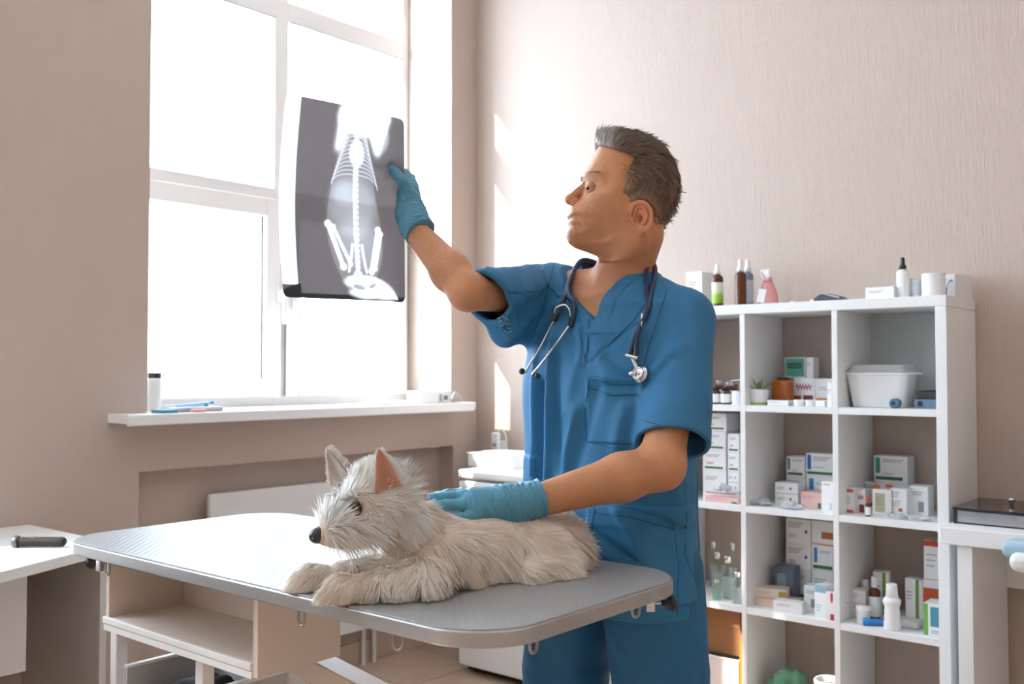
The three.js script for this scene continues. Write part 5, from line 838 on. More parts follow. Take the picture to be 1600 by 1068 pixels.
function topSdf(x, y, z) {
  const lx = x - MX, lz0 = z - MZ, [a, b, cz] = section(y), lz = lz0 - cz;
  const r = Math.pow(Math.pow(Math.abs(lx / a), 2.3) + Math.pow(Math.abs(lz / b), 2.3), 1 / 2.3); let d = (r - 1) * Math.min(a, b) * 0.95;
  d = smin(d, cap(x, y, z, [MX - 0.06, 1.422, MZ - 0.012], shR, 0.058, 0.060), 0.035);
  d = smin(d, cap(x, y, z, [MX + 0.06, 1.410, MZ - 0.012], shL, 0.055, 0.060), 0.035);
  d = Math.max(d, y - 1.505);
  // right sleeve, hanging open under the raised arm
  let sR = sleeveR(x, y, z);
  if (Math.abs(sR) < 0.05) for (const [L, w, h] of sleeveFoldsR) { const k = lineDist(x, y, z, L) / w; if (k < 4) sR -= h * Math.exp(-0.6 * k * k); }
  const cR = (x - hemR[0]) * hemRn.x + (y - hemR[1]) * hemRn.y + (z - hemR[2]) * hemRn.z;
  const inR = Math.max(sR + 0.0095, -cR - 0.075); sR = smax(sR - 0.0018 * sstep(-0.030, -0.026, cR), cR, 0.002); sR = smax(sR, -inR, 0.002);
  // left sleeve
  let sL = sleeveL(x, y, z);
  if (Math.abs(sL) < 0.05) for (const [L, w, h] of sleeveFoldsL) { const k = lineDist(x, y, z, L) / w; if (k < 4) sL -= h * Math.exp(-0.6 * k * k); }
  sL -= 0.003 * (0.5 - Math.abs(noise3(x * 10 + y * 7, y * 6 - z * 6, z * 10)));
  const cL = (x - hemL[0]) * hemLn.x + (y - hemL[1]) * hemLn.y + (z - hemL[2]) * hemLn.z;
  const inL = Math.max(sL + 0.0095, -cL - 0.09); sL = smax(sL - 0.0016 * sstep(-0.034, -0.030, cL), cL, 0.002);
  // front relief: folds, neckband, pockets
  if (Math.abs(d) < 0.05 && lz0 > -0.05) {
    const front = sstep(-0.05, 0.03, lz0);
    for (const [ax, ay, bx, by, w, h] of folds) { const k = seg2(lx, y, ax, ay, bx, by) / w; if (k < 3) d -= front * h * (w > 0.005 ? 1.5 : 1.2) * Math.exp(-k * k); }
    const cr = noise3(lx * 9 + y * 5 + 3, y * 4 - lx * 6, lz0 * 6), cr2 = noise3(lx * 17 - y * 9, y * 7 + lx * 8 + 4, lz0 * 9);
    d -= front * (0.002 * noise3(x * 16, y * 9, z * 16) + 0.0045 * (0.5 - Math.abs(cr)) + 0.0022 * (0.4 - Math.abs(cr2)));
    const chestP = rectD(lx, y, cp0, cp1); if (chestP < 0.01) d -= front * (0.0046 * sstep(0.0015, -0.0015, chestP) + 0.0012 * (chestP < 0 && y > cp0[1] - 0.035 ? 1 : 0) + 0.006 * sstep(0.02, 0, cp0[1] - y) * sstep(0.0015, -0.0015, chestP));
    const lowP = rectD(lx, y, lp0, lp1); if (lowP < 0.01) d -= front * (0.0048 * sstep(0.0015, -0.0015, lowP) + 0.0012 * (lowP < 0 && y > lp0[1] - 0.04 ? 1 : 0));
    const lowQ = rectD(lx, y, rp0, rp1); if (lowQ < 0.01) d -= front * 0.0034 * sstep(0.0015, -0.0015, lowQ);
  } else d -= 0.003 * noise3(x * 12, y * 7, z * 12) + 0.003 * (0.5 - Math.abs(noise3(x * 9 + y * 6, y * 5 - x * 5, z * 9)));
  d = smin(d, sR, 0.028); d = smin(d, sL, 0.02);
  d = smax(d, -inL, 0.002);
  // V neck
  const vw = Math.max(0.0, (y - apex[1]) * 0.82), edge = Math.abs(lx - apex[0] * Math.max(0, 1 - (y - apex[1]) / 0.06)) - vw, vcut = Math.max(edge * 0.86, -(lz0 + 0.01), apex[1] - y), neckHole = Math.hypot(lx / 1.06, lz0 + 0.012) - 0.071, hole = Math.min(vcut, Math.max(neckHole, 1.43 - y));
  if (hole < 0.032 && y > 1.2) d -= 0.0034 * sstep(0.030, 0.027, hole);
  d = smax(d, -hole, 0.003);
  // hem with a vent at his left side
  d = smax(d, 0.768 - 0.012 * Math.sin(lx * 9) - y, 0.004);
  return d;
}
const scrubTop = part('scrub_top', nets(topSdf, [MX - 0.30, 0.74, MZ - 0.19], [MX + 0.31, 1.53, MZ + 0.33], 0.0042, { slack: 2.4 }), mScrub, person);

// seams, pocket edges and the small embroidered mark on the raised sleeve: fine cords lying on the cloth
{
  const mSeam = mat(lin(0.013, 0.088, 0.19), 0.8), mThread = mat(lin(0.34, 0.44, 0.52), 0.6);
  const cord = (name, pts, r, m, inset = 0.0) => {
    const P = []; for (let i = 0; i < pts.length - 1; i++) for (let k = 0; k < 5; k++) P.push([mix(pts[i][0], pts[i + 1][0], k / 5), mix(pts[i][1], pts[i + 1][1], k / 5)]); P.push(pts[pts.length - 1]);
    part(name, tube(P.map((p) => new THREE.Vector3(...onSleeve(topSdf, p)).addScaledVector(rayOf(...p).normalize(), inset)), r, P.length * 3, 5), m, scrubTop);
  };
  for (const line of [
    [[921, 591], [958, 601], [996, 600]], [[921, 591], [914, 640], [916, 690]], [[916, 690], [950, 698], [968, 699]], [[921, 606], [957, 617], [994, 616]],
    [[930, 787], [990, 795], [1051, 812]], [[1051, 812], [1060, 880], [1058, 960]], [[929, 801], [990, 809], [1051, 826]], [[930, 787], [924, 830]],
    [[917, 571], [950, 540], [990, 500], [1020, 460]], [[905, 512], [910, 545], [917, 571]], [[917, 571], [920, 500]],
    [[1042, 452], [1030, 490], [1012, 545], [1002, 585]], [[1000, 655], [1050, 669], [1108, 688]], [[763, 436], [770, 470], [800, 530]],
    [[866, 412], [857, 445], [846, 490], [828, 535]], [[1068, 730], [1073, 800], [1070, 866]], [[1070, 866], [1086, 905], [1098, 940]], [[836, 712], [838, 760]],
  ]) cord('seam', line, 0.0010, mSeam);
  for (const line of [[[777, 497], [786, 494], [794, 499]], [[779, 503], [785, 500], [790, 507], [797, 505]], [[782, 510], [788, 507], [793, 513], [799, 512]], [[787, 516], [793, 519], [800, 517]]]) cord('embroidery', line, 0.0009, mThread);
}
// ---- trousers and shoes
function trouserSdf(x, y, z) {
  let d = ell(x, y, z, [MX, 0.86, MZ - 0.005], 0.175, 0.12, 0.124);
  for (const [h, k, a] of [[hipL, knL, anL], [hipR, knR, anR]]) { let l = cap(x, y, z, [h[0], 0.84, h[2] + 0.012], k, 0.108, 0.088); l = smin(l, cap(x, y, z, k, [a[0], 0.06, a[2]], 0.088, 0.080), 0.02); d = smin(d, l, 0.03); }
  d -= 0.004 * noise3(x * 14, y * 6, z * 14) + 0.006 * (0.5 - Math.abs(noise3(x * 8 + y * 9, y * 8 - x * 7, z * 8))) + 0.003 * (0.5 - Math.abs(noise3(x * 20 + y * 16, y * 18, z * 14)));
  // crease from the crotch and a side seam
  const k1 = seg2(x - MX, y, 0.0, 0.80, -0.03, 0.62) / 0.012; if (k1 < 3) d += 0.01 * Math.exp(-k1 * k1); const k2 = seg2(x - MX, y, -0.02, 0.79, -0.12, 0.72) / 0.012; if (k2 < 3) d += 0.007 * Math.exp(-k2 * k2); const k3 = seg2(x - MX, y, 0.02, 0.79, 0.10, 0.70) / 0.014; if (k3 < 3) d += 0.006 * Math.exp(-k3 * k3);
  return smax(smax(d, y - 0.93, 0.01), 0.055 - y, 0.004);
}
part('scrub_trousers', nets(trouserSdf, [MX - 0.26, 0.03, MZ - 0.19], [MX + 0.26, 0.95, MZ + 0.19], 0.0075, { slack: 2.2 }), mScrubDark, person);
for (const a of [anL, anR]) {
  const s = (x, y, z) => { let d = cap(x, y, z, [a[0], 0.052, a[2] - 0.025], [a[0], 0.045, a[2] + 0.15], 0.046, 0.042); d = smin(d, cap(x, y, z, [a[0], 0.055, a[2] - 0.01], [a[0], 0.10, a[2] - 0.01], 0.046, 0.04), 0.03); return smax(d, 0.002 - y, 0.006); };
  const sh = part('shoe', nets(s, [a[0] - 0.07, -0.01, a[2] - 0.1], [a[0] + 0.07, 0.16, a[2] + 0.22], 0.006), mat(lin(0.75, 0.76, 0.78), 0.5), person);
  part('sole', rbox(0.088, 0.016, 0.255, 0.006, a[0], 0.009, a[2] + 0.062), mat(lin(0.8, 0.8, 0.8), 0.7), sh);
}
// ---- gloves: each a palm, four fingers and a thumb
const mGlove = phys({ color: lin(0.11, 0.33, 0.45), roughness: 0.42, specularIntensity: 0.6, transmission: 0.12, thickness: 0 });
function glove(chains, wrist, elbow, palmBalls, cuffR, wrinkle, lo, hi) {
  const ax = new THREE.Vector3(...elbow).sub(new THREE.Vector3(...wrist)).normalize(), end = 0.030;
  const f = (x, y, z) => {
    let d = 1; for (const [a, b, ra, rb] of palmBalls) d = smin(d, cap(x, y, z, a, b, ra, rb), 0.016);
    for (const c of chains) { let q = 1; for (let i = 0; i < c.length - 1; i++) q = smin(q, cap(x, y, z, c[i].p, c[i + 1].p, c[i].r, c[i + 1].r), 0.004); d = smin(d, q, 0.006); }
    const t = (x - wrist[0]) * ax.x + (y - wrist[1]) * ax.y + (z - wrist[2]) * ax.z, cuff = cap(x, y, z, lerp3(palmBalls[0][0], wrist, 0.6), [0, 1, 2].map((i) => wrist[i] + ax.getComponent(i) * 0.06), 0.031, cuffR);
    d = smin(d, cuff, 0.014); d -= 0.0024 * Math.exp(-(((t - end + 0.002) / 0.0032) ** 2));
    if (Math.abs(d) < 0.012) { const w = sstep(-0.09, -0.02, t); d -= (0.0009 + 0.0014 * w) * Math.sin(t * 620 + 5 * noise3(x * 60, y * 60, z * 60)) * (0.4 + 0.6 * noise3(x * 40 + 3, y * 40, z * 40)) + 0.0007 * noise3(x * 170, y * 170, z * 170); }
    return smax(d, t - end, 0.002);
  };
  const g = part('glove', nets(f, lo, hi, 0.0026), mGlove, person); g.sdf = f; return g;
}
const chain = (rows) => rows.map(([px, py, d, r]) => ({ p: A3(at(px, py, d)), r }));
// left hand resting on the dog: little, ring, middle, index finger, thumb on the far side
const leftGlove = glove([
  chain([[744, 806, 1.752, 0.0115], [730, 809, 1.742, 0.0105], [708, 810, 1.735, 0.0095], [695, 811, 1.733, 0.0082]]),
  chain([[744, 793, 1.762, 0.0125], [726, 789, 1.758, 0.0112], [698, 789, 1.754, 0.0100], [680, 788, 1.752, 0.0084]]),
  chain([[744, 780, 1.776, 0.0125], [724, 775, 1.775, 0.0112], [694, 776, 1.774, 0.0098], [674, 776, 1.774, 0.0080]]),
  chain([[748, 773, 1.795, 0.0125], [727, 770, 1.800, 0.0110], [700, 772, 1.802, 0.0098], [682, 774, 1.803, 0.0080]]),
  chain([[804, 790, 1.83, 0.014], [777, 792, 1.845, 0.0125], [757, 795, 1.85, 0.0105]]),
], wrL, elL, [[A3(at(740, 785, 1.775)), A3(at(788, 786, 1.79)), 0.026, 0.030], [A3(at(744, 799, 1.757)), A3(at(796, 799, 1.785)), 0.0165, 0.020], [A3(at(740, 778, 1.79)), A3(at(796, 780, 1.81)), 0.0165, 0.02], [A3(at(788, 788, 1.79)), wrL, 0.030, 0.030]], 0.035, 1, palmL.map((v) => v - 0.17), palmL.map((v) => v + 0.17));
// right hand pinching the film: thumb in front, fingers folded behind it
glove([
  chain([[641, 308, 2.130, 0.0150], [629, 284, 2.116, 0.0120], [617, 269, 2.120, 0.0108], [607, 258, 2.128, 0.0085]]),
  chain([[641, 286, 2.160, 0.0125], [633, 272, 2.172, 0.0108], [612, 263, 2.172, 0.0096], [592, 260, 2.160, 0.0082]]),
  chain([[645, 292, 2.165, 0.0125], [641, 279, 2.182, 0.0108], [622, 272, 2.186, 0.0096], [606, 276, 2.178, 0.0082]]),
  chain([[647, 303, 2.168, 0.0120], [646, 291, 2.186, 0.0102], [630, 288, 2.192, 0.0092], [618, 294, 2.186, 0.0080]]),
  chain([[647, 315, 2.166, 0.0110], [646, 305, 2.182, 0.0094], [634, 304, 2.190, 0.0084], [624, 309, 2.186, 0.0072]]),
], wrR, elR, [[A3(at(637, 300, 2.148)), A3(at(640, 330, 2.140)), 0.022, 0.024], [A3(at(641, 296, 2.158)), A3(at(645, 330, 2.145)), 0.016, 0.020], [A3(at(635, 305, 2.138)), A3(at(640, 332, 2.135)), 0.018, 0.020], [A3(at(641, 330, 2.138)), wrR, 0.024, 0.028]], 0.034, 1, palmR.map((v) => v - 0.15), palmR.map((v) => v + 0.15));

// ---------------------------------------------------------------- X-ray film held in the raised hand
{
  const W = 512, Hh = 640;
  const xray = (c) => {
    const g = c.createLinearGradient(0, 0, 0, Hh); c.fillStyle = '#524a48'; c.fillRect(0, 0, W, Hh);
    c.fillStyle = '#f4fbfd'; c.fillRect(0, 0, 56, Hh - 42); c.fillStyle = '#211e1e'; c.beginPath(); c.moveTo(0, Hh); c.lineTo(0, Hh - 20); c.quadraticCurveTo(30, Hh - 44, 70, Hh - 46); c.lineTo(W, Hh - 46); c.lineTo(W, Hh); c.fill(); c.fillStyle = '#524a48'; c.fillRect(66, Hh - 60, W, 44);
    const blob = (x, y, rx, ry, a, rot = 0) => { c.save(); c.translate(x, y); c.rotate(rot); c.scale(rx, ry); const q = c.createRadialGradient(0, 0, 0, 0, 0, 1); q.addColorStop(0, `rgba(255,255,255,${a})`); q.addColorStop(0.65, `rgba(250,252,253,${a * 0.75})`); q.addColorStop(1, 'rgba(250,252,253,0)'); c.fillStyle = q; c.beginPath(); c.arc(0, 0, 1, 0, 7); c.fill(); c.restore(); };
    const body = new Path2D('M225 60 L330 60 C345 150 360 220 375 300 C400 380 415 440 395 520 C370 570 345 600 320 620 L255 620 C215 560 180 500 172 420 C165 330 200 240 225 60 Z');
    c.fillStyle = 'rgba(235,236,236,0.15)'; c.fill(body);
    blob(275, 330, 115, 120, 0.22); blob(300, 450, 110, 110, 0.16); blob(240, 285, 60, 50, 0.16);
    // clear patch at the neck
    const top = new Path2D('M215 0 L445 0 C425 60 400 80 392 130 C385 160 370 150 360 120 L335 70 L245 70 L222 130 C205 170 195 160 205 110 Z'); c.save(); c.filter = 'blur(9px)'; c.fillStyle = '#fdffff'; c.fill(top); c.restore(); blob(300, 40, 110, 60, 0.9);
    // spine
    c.strokeStyle = 'rgba(255,255,255,0.6)'; c.lineWidth = 16; c.beginPath(); c.moveTo(286, 40); c.bezierCurveTo(284, 180, 282, 300, 287, 420); c.lineTo(292, 560); c.stroke();
    for (let i = 0; i < 27; i++) { const y = 62 + i * 18.5; c.fillStyle = 'rgba(255,255,255,0.7)'; c.fillRect(277 + i * 0.3, y, 18, 11); c.fillStyle = 'rgba(120,118,120,0.55)'; c.fillRect(276, y + 12, 20, 3); }
    blob(288, 150, 36, 52, 0.85);
    // ribs
    c.lineWidth = 3; c.strokeStyle = 'rgba(255,255,255,0.5)';
    for (let i = 0; i < 11; i++) { const y = 82 + i * 14, s = 40 + i * 5.4; for (const k of [-1, 1]) { c.beginPath(); c.moveTo(285, y); c.quadraticCurveTo(285 + k * s * 0.7, y - 6, 285 + k * s, y + 26); c.stroke(); } }
    c.lineWidth = 4; for (const k of [-1, 1]) { c.beginPath(); c.moveTo(285 + k * 34, 72); c.lineTo(285 + k * 98, 262); c.stroke(); }
    // thigh bones
    const bone = (x0, y0, x1, y1, w) => { c.strokeStyle = 'rgba(255,255,255,0.25)'; c.lineWidth = w + 4; c.lineCap = 'round'; c.beginPath(); c.moveTo(x0, y0); c.lineTo(x1, y1); c.stroke(); c.strokeStyle = 'rgba(255,255,255,0.92)'; c.lineWidth = w * 0.45; for (const k of [-1, 1]) { c.beginPath(); c.moveTo(x0 + k * w * 0.4, y0); c.lineTo(x1 + k * w * 0.4, y1); c.stroke(); } blob(x0, y0, w * 1.3, w * 1.2, 0.95); blob(x1, y1, w * 1.3, w * 1.2, 0.9); };
    bone(176, 392, 232, 530, 13); bone(196, 400, 262, 520, 9); bone(384, 398, 352, 540, 13); bone(398, 410, 370, 530, 9);
    c.lineWidth = 9; c.strokeStyle = 'rgba(255,255,255,0.9)'; for (const k of [-1, 1]) { c.beginPath(); c.moveTo(292 + k * 20, 455); c.quadraticCurveTo(292 + k * 26, 500, 292 + k * 38, 545); c.stroke(); }
    for (const k of [-1, 1]) blob(292 + k * 10, 560, 14, 22, 0.5);
    // paws and tail folded at the foot
    blob(300, 580, 80, 26, 0.85); blob(385, 600, 95, 40, 0.9, 0.3); blob(330, 615, 90, 26, 0.9);
    c.lineWidth = 7; for (let i = 0; i < 7; i++) { c.strokeStyle = `rgba(255,255,255,${0.6 + 0.05 * i})`; c.beginPath(); c.moveTo(250 + i * 8, 566 + i * 6); c.bezierCurveTo(330, 548 + i * 12, 400, 560 + i * 10, 455 + i * 3, 612 + i * 3); c.stroke(); }
    blob(300, 594, 30, 12, 0); c.fillStyle = 'rgba(90,86,88,0.75)'; c.beginPath(); c.ellipse(296, 596, 26, 9, 0.2, 0, 7); c.fill(); c.beginPath(); c.ellipse(356, 590, 20, 8, -0.3, 0, 7); c.fill();
    c.strokeStyle = 'rgba(255,255,255,0.9)'; c.lineWidth = 6; c.beginPath(); c.moveTo(360, 600); c.lineTo(372, 588); c.stroke();
    blob(400, 90, 40, 60, 0.35, 0.4);
  };
  const tex = canvasTex(W, Hh, (c) => { const k = document.createElement('canvas'); k.width = W; k.height = Hh; xray(k.getContext('2d')); c.filter = 'blur(1.8px)'; c.drawImage(k, 0, 0); });
  const TL = at(447, 146, 1.935), BL = at(443, 464, 1.945), TR = at(631, 187, 2.145), BR = at(633, 472, 2.16);
  const N = 28, M = 64, P = [], UV = [], I = [], nrm = new THREE.Vector3().crossVectors(TR.clone().sub(TL), BL.clone().sub(TL)).normalize(), rad = 0.035;
  for (let i = 0; i <= M; i++) for (let j = 0; j <= N; j++) {
    let u = j / N, v = 0.5 - 0.5 * Math.cos(Math.PI * i / M); const w = 0.34, h = 0.42;  // rounded corners: pull the outline in
    const ey = Math.min(v, 1 - v) * h; let inset = 0; if (ey < 0.014) inset = 0.014 - Math.sqrt(Math.max(0, 0.014 ** 2 - (0.014 - ey) ** 2)); const uu = mix(inset / w, 1 - inset / w, u);
    const p = TL.clone().lerp(TR, uu).lerp(BL.clone().lerp(BR, uu), v);
    p.addScaledVector(nrm, 0.022 * Math.sin(Math.PI * v) * (1 - uu) - 0.012 * Math.sin(Math.PI * uu)); P.push(p.x, p.y, p.z); UV.push(uu, 1 - v);
  }
  for (let i = 0; i < M; i++) for (let j = 0; j < N; j++) { const k = i * (N + 1) + j; I.push(k, k + N + 1, k + 1, k + 1, k + N + 1, k + N + 2); }
  const g = new THREE.BufferGeometry(); g.setAttribute('position', new THREE.BufferAttribute(new Float32Array(P), 3)); g.setAttribute('uv', new THREE.BufferAttribute(new Float32Array(UV), 2)); g.setIndex(I); g.computeVertexNormals();
  solo('xray_film', g, phys({ color: lin(1, 1, 1), map: tex, roughness: 0.97, transmission: 0.95, thickness: 0, ior: 1.4, side: THREE.DoubleSide, specularIntensity: 0.4 }), 'large X-ray film of an animal held up before the window', 'X-ray film');
}

// ---------------------------------------------------------------- stethoscope round the neck
{
  const s = thing('stethoscope', 'navy stethoscope with steel ear tubes hanging round the neck', 'stethoscope', [0, 0, 0]);
  const mTube = mat(lin(0.012, 0.03, 0.085), 0.32), V = (px, py, d) => at(px, py, d), r = 0.0052;
  // steps a little outside the tunic
  const lift = (p, off) => { const e = 0.004, v = p.clone(); for (let k = 0; k < 8; k++) { const d = topSdf(v.x, v.y, v.z); const n = new THREE.Vector3(topSdf(v.x + e, v.y, v.z) - topSdf(v.x - e, v.y, v.z), topSdf(v.x, v.y + e, v.z) - topSdf(v.x, v.y - e, v.z), topSdf(v.x, v.y, v.z + e) - topSdf(v.x, v.y, v.z - e)).normalize(); v.addScaledVector(n, clamp(off - d, -0.03, 0.03)); } return v; };
  const nape = new THREE.Vector3(MX, 1.475, MZ - 0.085);
  const L1 = [V(973, 548, 1.88), V(982, 500, 1.90), V(992, 470, 1.92), V(1008, 435, 1.97), V(1020, 412, 2.02), V(1026, 400, 2.08)].map((p) => lift(p, r));
  const L2 = [V(984, 550, 1.88), V(994, 500, 1.90), V(1003, 470, 1.92), V(1017, 437, 1.97), V(1027, 414, 2.02), V(1031, 402, 2.08)].map((p) => lift(p, r));
  const R1t = [V(917, 402, 2.12), V(905, 430, 2.09), V(893, 448, 2.07), V(878, 470, 2.055), V(868, 495, 2.05)].map((p) => lift(p, r));
  const R2t = [V(922, 404, 2.10), V(911, 425, 2.07), V(903, 448, 2.05), V(901, 470, 2.04), V(887, 500, 2.03)].map((p) => lift(p, r));
  part('tubing', tube([...L1, nape.clone().add(new THREE.Vector3(0.02, 0.0, 0)), nape.clone().add(new THREE.Vector3(-0.03, -0.002, 0.002)), ...R1t], r, 120, 12), mTube, s);
  part('tubing', tube([...L2, nape.clone().add(new THREE.Vector3(0.02, -0.012, -0.002)), nape.clone().add(new THREE.Vector3(-0.03, -0.013, 0.0)), ...R2t], r, 120, 12), mTube, s);
  const eA = R1t[4], eB = R2t[4], tipA = lift(V(819, 580, 2.07), 0.022), tipB = lift(V(839, 586, 2.05), 0.024), midA = lift(V(842, 540, 2.06), 0.014), midB = lift(V(866, 540, 2.04), 0.014);
  part('ear_tube', tube([eA, midA, lift(V(825, 573, 2.065), 0.018), tipA.clone().lerp(tipB, 0.18)], 0.0026, 50, 10), mSteel, s);
  part('ear_tube', tube([eB, midB, lift(V(846, 574, 2.05), 0.02), lift(V(832, 583, 2.06), 0.02), tipB.clone().lerp(tipA, 0.2)], 0.0026, 50, 10), mSteel, s);
  for (const [a, b] of [[R1t[3], eA], [R2t[3], eB]]) part('tube_ferrule', rod(A3(b.clone().lerp(a, 0.25)), A3(b.clone().lerp(a, -0.25)), 0.0062, 14), mBlackPlastic, s);
  part('spring', tube([eA.clone(), lift(V(868, 482, 2.05), 0.012), lift(V(880, 475, 2.045), 0.013), lift(V(888, 482, 2.04), 0.012), eB.clone()], 0.0022, 40, 8), mSteel, s);
  for (const [p, q] of [[tipA, V(812, 580, 2.075)], [tipB, V(846, 589, 2.045)]]) part('ear_tip', new THREE.SphereGeometry(0.0068, 20, 14), mBlackPlastic, s, A3(p.clone().lerp(q, 0.3)));
  const band = (a, b, t, w) => { const p = a[0].clone().lerp(a[1], t), q = b[0].clone().lerp(b[1], t), c = p.clone().lerp(q, 0.5), ax = a[1].clone().sub(a[0]).normalize(), sd = q.clone().sub(p).normalize(), n = new THREE.Vector3().crossVectors(sd, ax).normalize(), g = rbox(0.0285, w, 0.0125, 0.004, 0, 0, 0, 3); g.applyMatrix4(new THREE.Matrix4().makeBasis(sd, ax, n)); return g.translate(c.x, c.y, c.z); };
  part('tube_clip', band([L1[1], L1[2]], [L2[1], L2[2]], 0.55, 0.012), mSteel, s);
  part('tube_clip', band([L1[0], L1[1]], [L2[0], L2[1]], 0.02, 0.008), mSteel, s);
  const stem0 = L1[0].clone().lerp(L2[0], 0.5), head = lift(V(979, 571, 1.875), 0.010), nrm = head.clone().sub(lift(V(979, 571, 1.875), 0)).normalize();
  const cp = part('chest_piece', (() => { const g = lathe([[0, 0], [0.0148, 0], [0.0172, 0.0015], [0.0172, 0.0045], [0.0135, 0.006], [0.0115, 0.009], [0.0125, 0.011], [0.0125, 0.0125], [0.0105, 0.0125], [0.0095, 0.010], [0.005, 0.0095], [0.0045, 0.012], [0, 0.0125]], 36); g.applyQuaternion(new THREE.Quaternion().setFromUnitVectors(new THREE.Vector3(0, 1, 0), nrm)); return g; })(), mSteel, s, A3(head.clone().addScaledVector(nrm, -0.004)));
  part('stem', merge([rod(A3(stem0), A3(head.clone().lerp(stem0, 0.35)), 0.0042, 14)]), mSteel, s);
  part('valve', new THREE.SphereGeometry(0.0055, 16, 12), mSteel, s, A3(head.clone().add(RIGHT.clone().multiplyScalar(-0.0155)).addScaledVector(nrm, 0.002)));
}

// ---------------------------------------------------------------- the dog
{
  const dog = thing('dog', 'small shaggy white terrier lying on the examination table', 'dog', [0, 0, 0]);
  const T = TABLE_TOP, up = (v, y) => [v.x, y, v.z], J = (px, py, d, y) => (y === undefined ? A3(at(px, py, d)) : up(at(px, py, d), y));
  // trunk, from rump to neck
  const rump = J(866, 850, 1.855, T + 0.050), loin = J(822, 840, 1.825, T + 0.056), mid = J(765, 842, 1.78, T + 0.056), chest = J(690, 850, 1.715, T + 0.058), shoulder = J(662, 845, 1.70, T + 0.066), neck = J(630, 822, 1.675), skull = J(588, 784, 1.635);
  const jaw = J(556, 820, 1.612), muzzle = J(528, 828, 1.598), nose = J(503, 836, 1.586), brow = J(560, 772, 1.615);
  const nearElbow = J(662, 905, 1.615, T + 0.030), nearWrist = J(592, 915, 1.592, T + 0.026), nearPaw = J(535, 925, 1.577, T + 0.020), nearToe = J(521, 930, 1.573, T + 0.016);
  const farElbow = J(622, 890, 1.71, T + 0.034), farWrist = J(548, 903, 1.685, T + 0.024), farPaw = J(487, 912, 1.668, T + 0.019), farToe = J(470, 915, 1.664, T + 0.015);
  const thigh = J(846, 872, 1.80, T + 0.044), knee = J(800, 888, 1.765, T + 0.030), hock = J(872, 895, 1.775, T + 0.022), hindPaw = J(822, 905, 1.735, T + 0.016);
  const thighFar = J(856, 850, 1.90, T + 0.045), kneeFar = J(812, 860, 1.885, T + 0.028);
  const bones = [
    [rump, loin, 0.046, 0.053, 'trunk'], [loin, mid, 0.053, 0.054, 'trunk'], [mid, chest, 0.054, 0.056, 'trunk'], [chest, shoulder, 0.056, 0.052, 'trunk'], [shoulder, neck, 0.052, 0.045, 'neck'], [neck, skull, 0.045, 0.052, 'nape'],
    [skull, jaw, 0.052, 0.034, 'head'], [jaw, muzzle, 0.034, 0.025, 'head'], [muzzle, nose, 0.024, 0.013, 'muzzle'],
    [chest, nearElbow, 0.045, 0.029, 'leg'], [nearElbow, nearWrist, 0.028, 0.021, 'leg'], [nearWrist, nearPaw, 0.021, 0.020, 'leg'], [nearPaw, nearToe, 0.020, 0.0155, 'leg'],
    [chest, farElbow, 0.04, 0.028, 'leg'], [farElbow, farWrist, 0.026, 0.020, 'leg'], [farWrist, farPaw, 0.020, 0.019, 'leg'], [farPaw, farToe, 0.019, 0.0145, 'leg'],
    [rump, thigh, 0.04, 0.040, 'trunk'], [thigh, knee, 0.038, 0.030, 'trunk'], [knee, hock, 0.020, 0.020, 'trunk'], [hock, hindPaw, 0.017, 0.0155, 'trunk'], [rump, thighFar, 0.04, 0.042, 'trunk'], [thighFar, kneeFar, 0.04, 0.026, 'trunk'],
  ];
  const fwd = new THREE.Vector3(...nose).sub(new THREE.Vector3(...skull)).setY(0).normalize(), hup = new THREE.Vector3(0, 1, 0), hleft = new THREE.Vector3().crossVectors(hup, fwd).normalize();  // the dog's left looks at the camera
  const H = (f, u, l, o = skull) => [o[0] + fwd.x * f + hleft.x * l, o[1] + u + fwd.y * f, o[2] + fwd.z * f + hleft.z * l];
  const eyeNear = H(0.050, -0.004, 0.030), eyeFar = H(0.050, -0.004, -0.026);
  const body = (x, y, z) => {
    let d = 1; for (const [a, b, ra, rb] of bones) { d = smin(d, cap(x, y, z, a, b, ra, rb), 0.022); }
    for (const e of [eyeNear, eyeFar]) d = smax(d, -(Math.hypot(x - e[0], y - e[1], z - e[2]) - 0.0115), 0.006);
    // toes
    for (const [p, q] of [[nearPaw, nearToe], [farPaw, farToe]]) { const dx = q[0] - p[0], dz = q[2] - p[2], l = Math.hypot(dx, dz); for (const s of [-1.5, -0.5, 0.5, 1.5]) d = smin(d, Math.hypot(x - q[0] - dx / l * 0.006 + dz / l * s * 0.0075, y - (T + 0.0085), z - q[2] - dz / l * 0.006 - dx / l * s * 0.0075) - 0.0078, 0.004); }
    return smax(d, T + 0.0008 - y, 0.006);
  };
  const lo = [1e9, 1e9, 1e9], hi = [-1e9, -1e9, -1e9]; for (const [a, b, ra, rb] of bones) for (const [p, r] of [[a, ra], [b, rb]]) for (let i = 0; i < 3; i++) { lo[i] = Math.min(lo[i], p[i] - r - 0.02); hi[i] = Math.max(hi[i], p[i] + r + 0.02); }
  const skin = (x, y, z) => { const n = 0.04 * noise3(x * 60, y * 60, z * 60); return [0.66 + n, 0.52 + n, 0.41 + n]; };
  const g = nets(body, lo, hi, 0.005, { colour: skin });
  part('body', g, mat(lin(1, 1, 1), 0.8, { vertexColors: true }), dog);
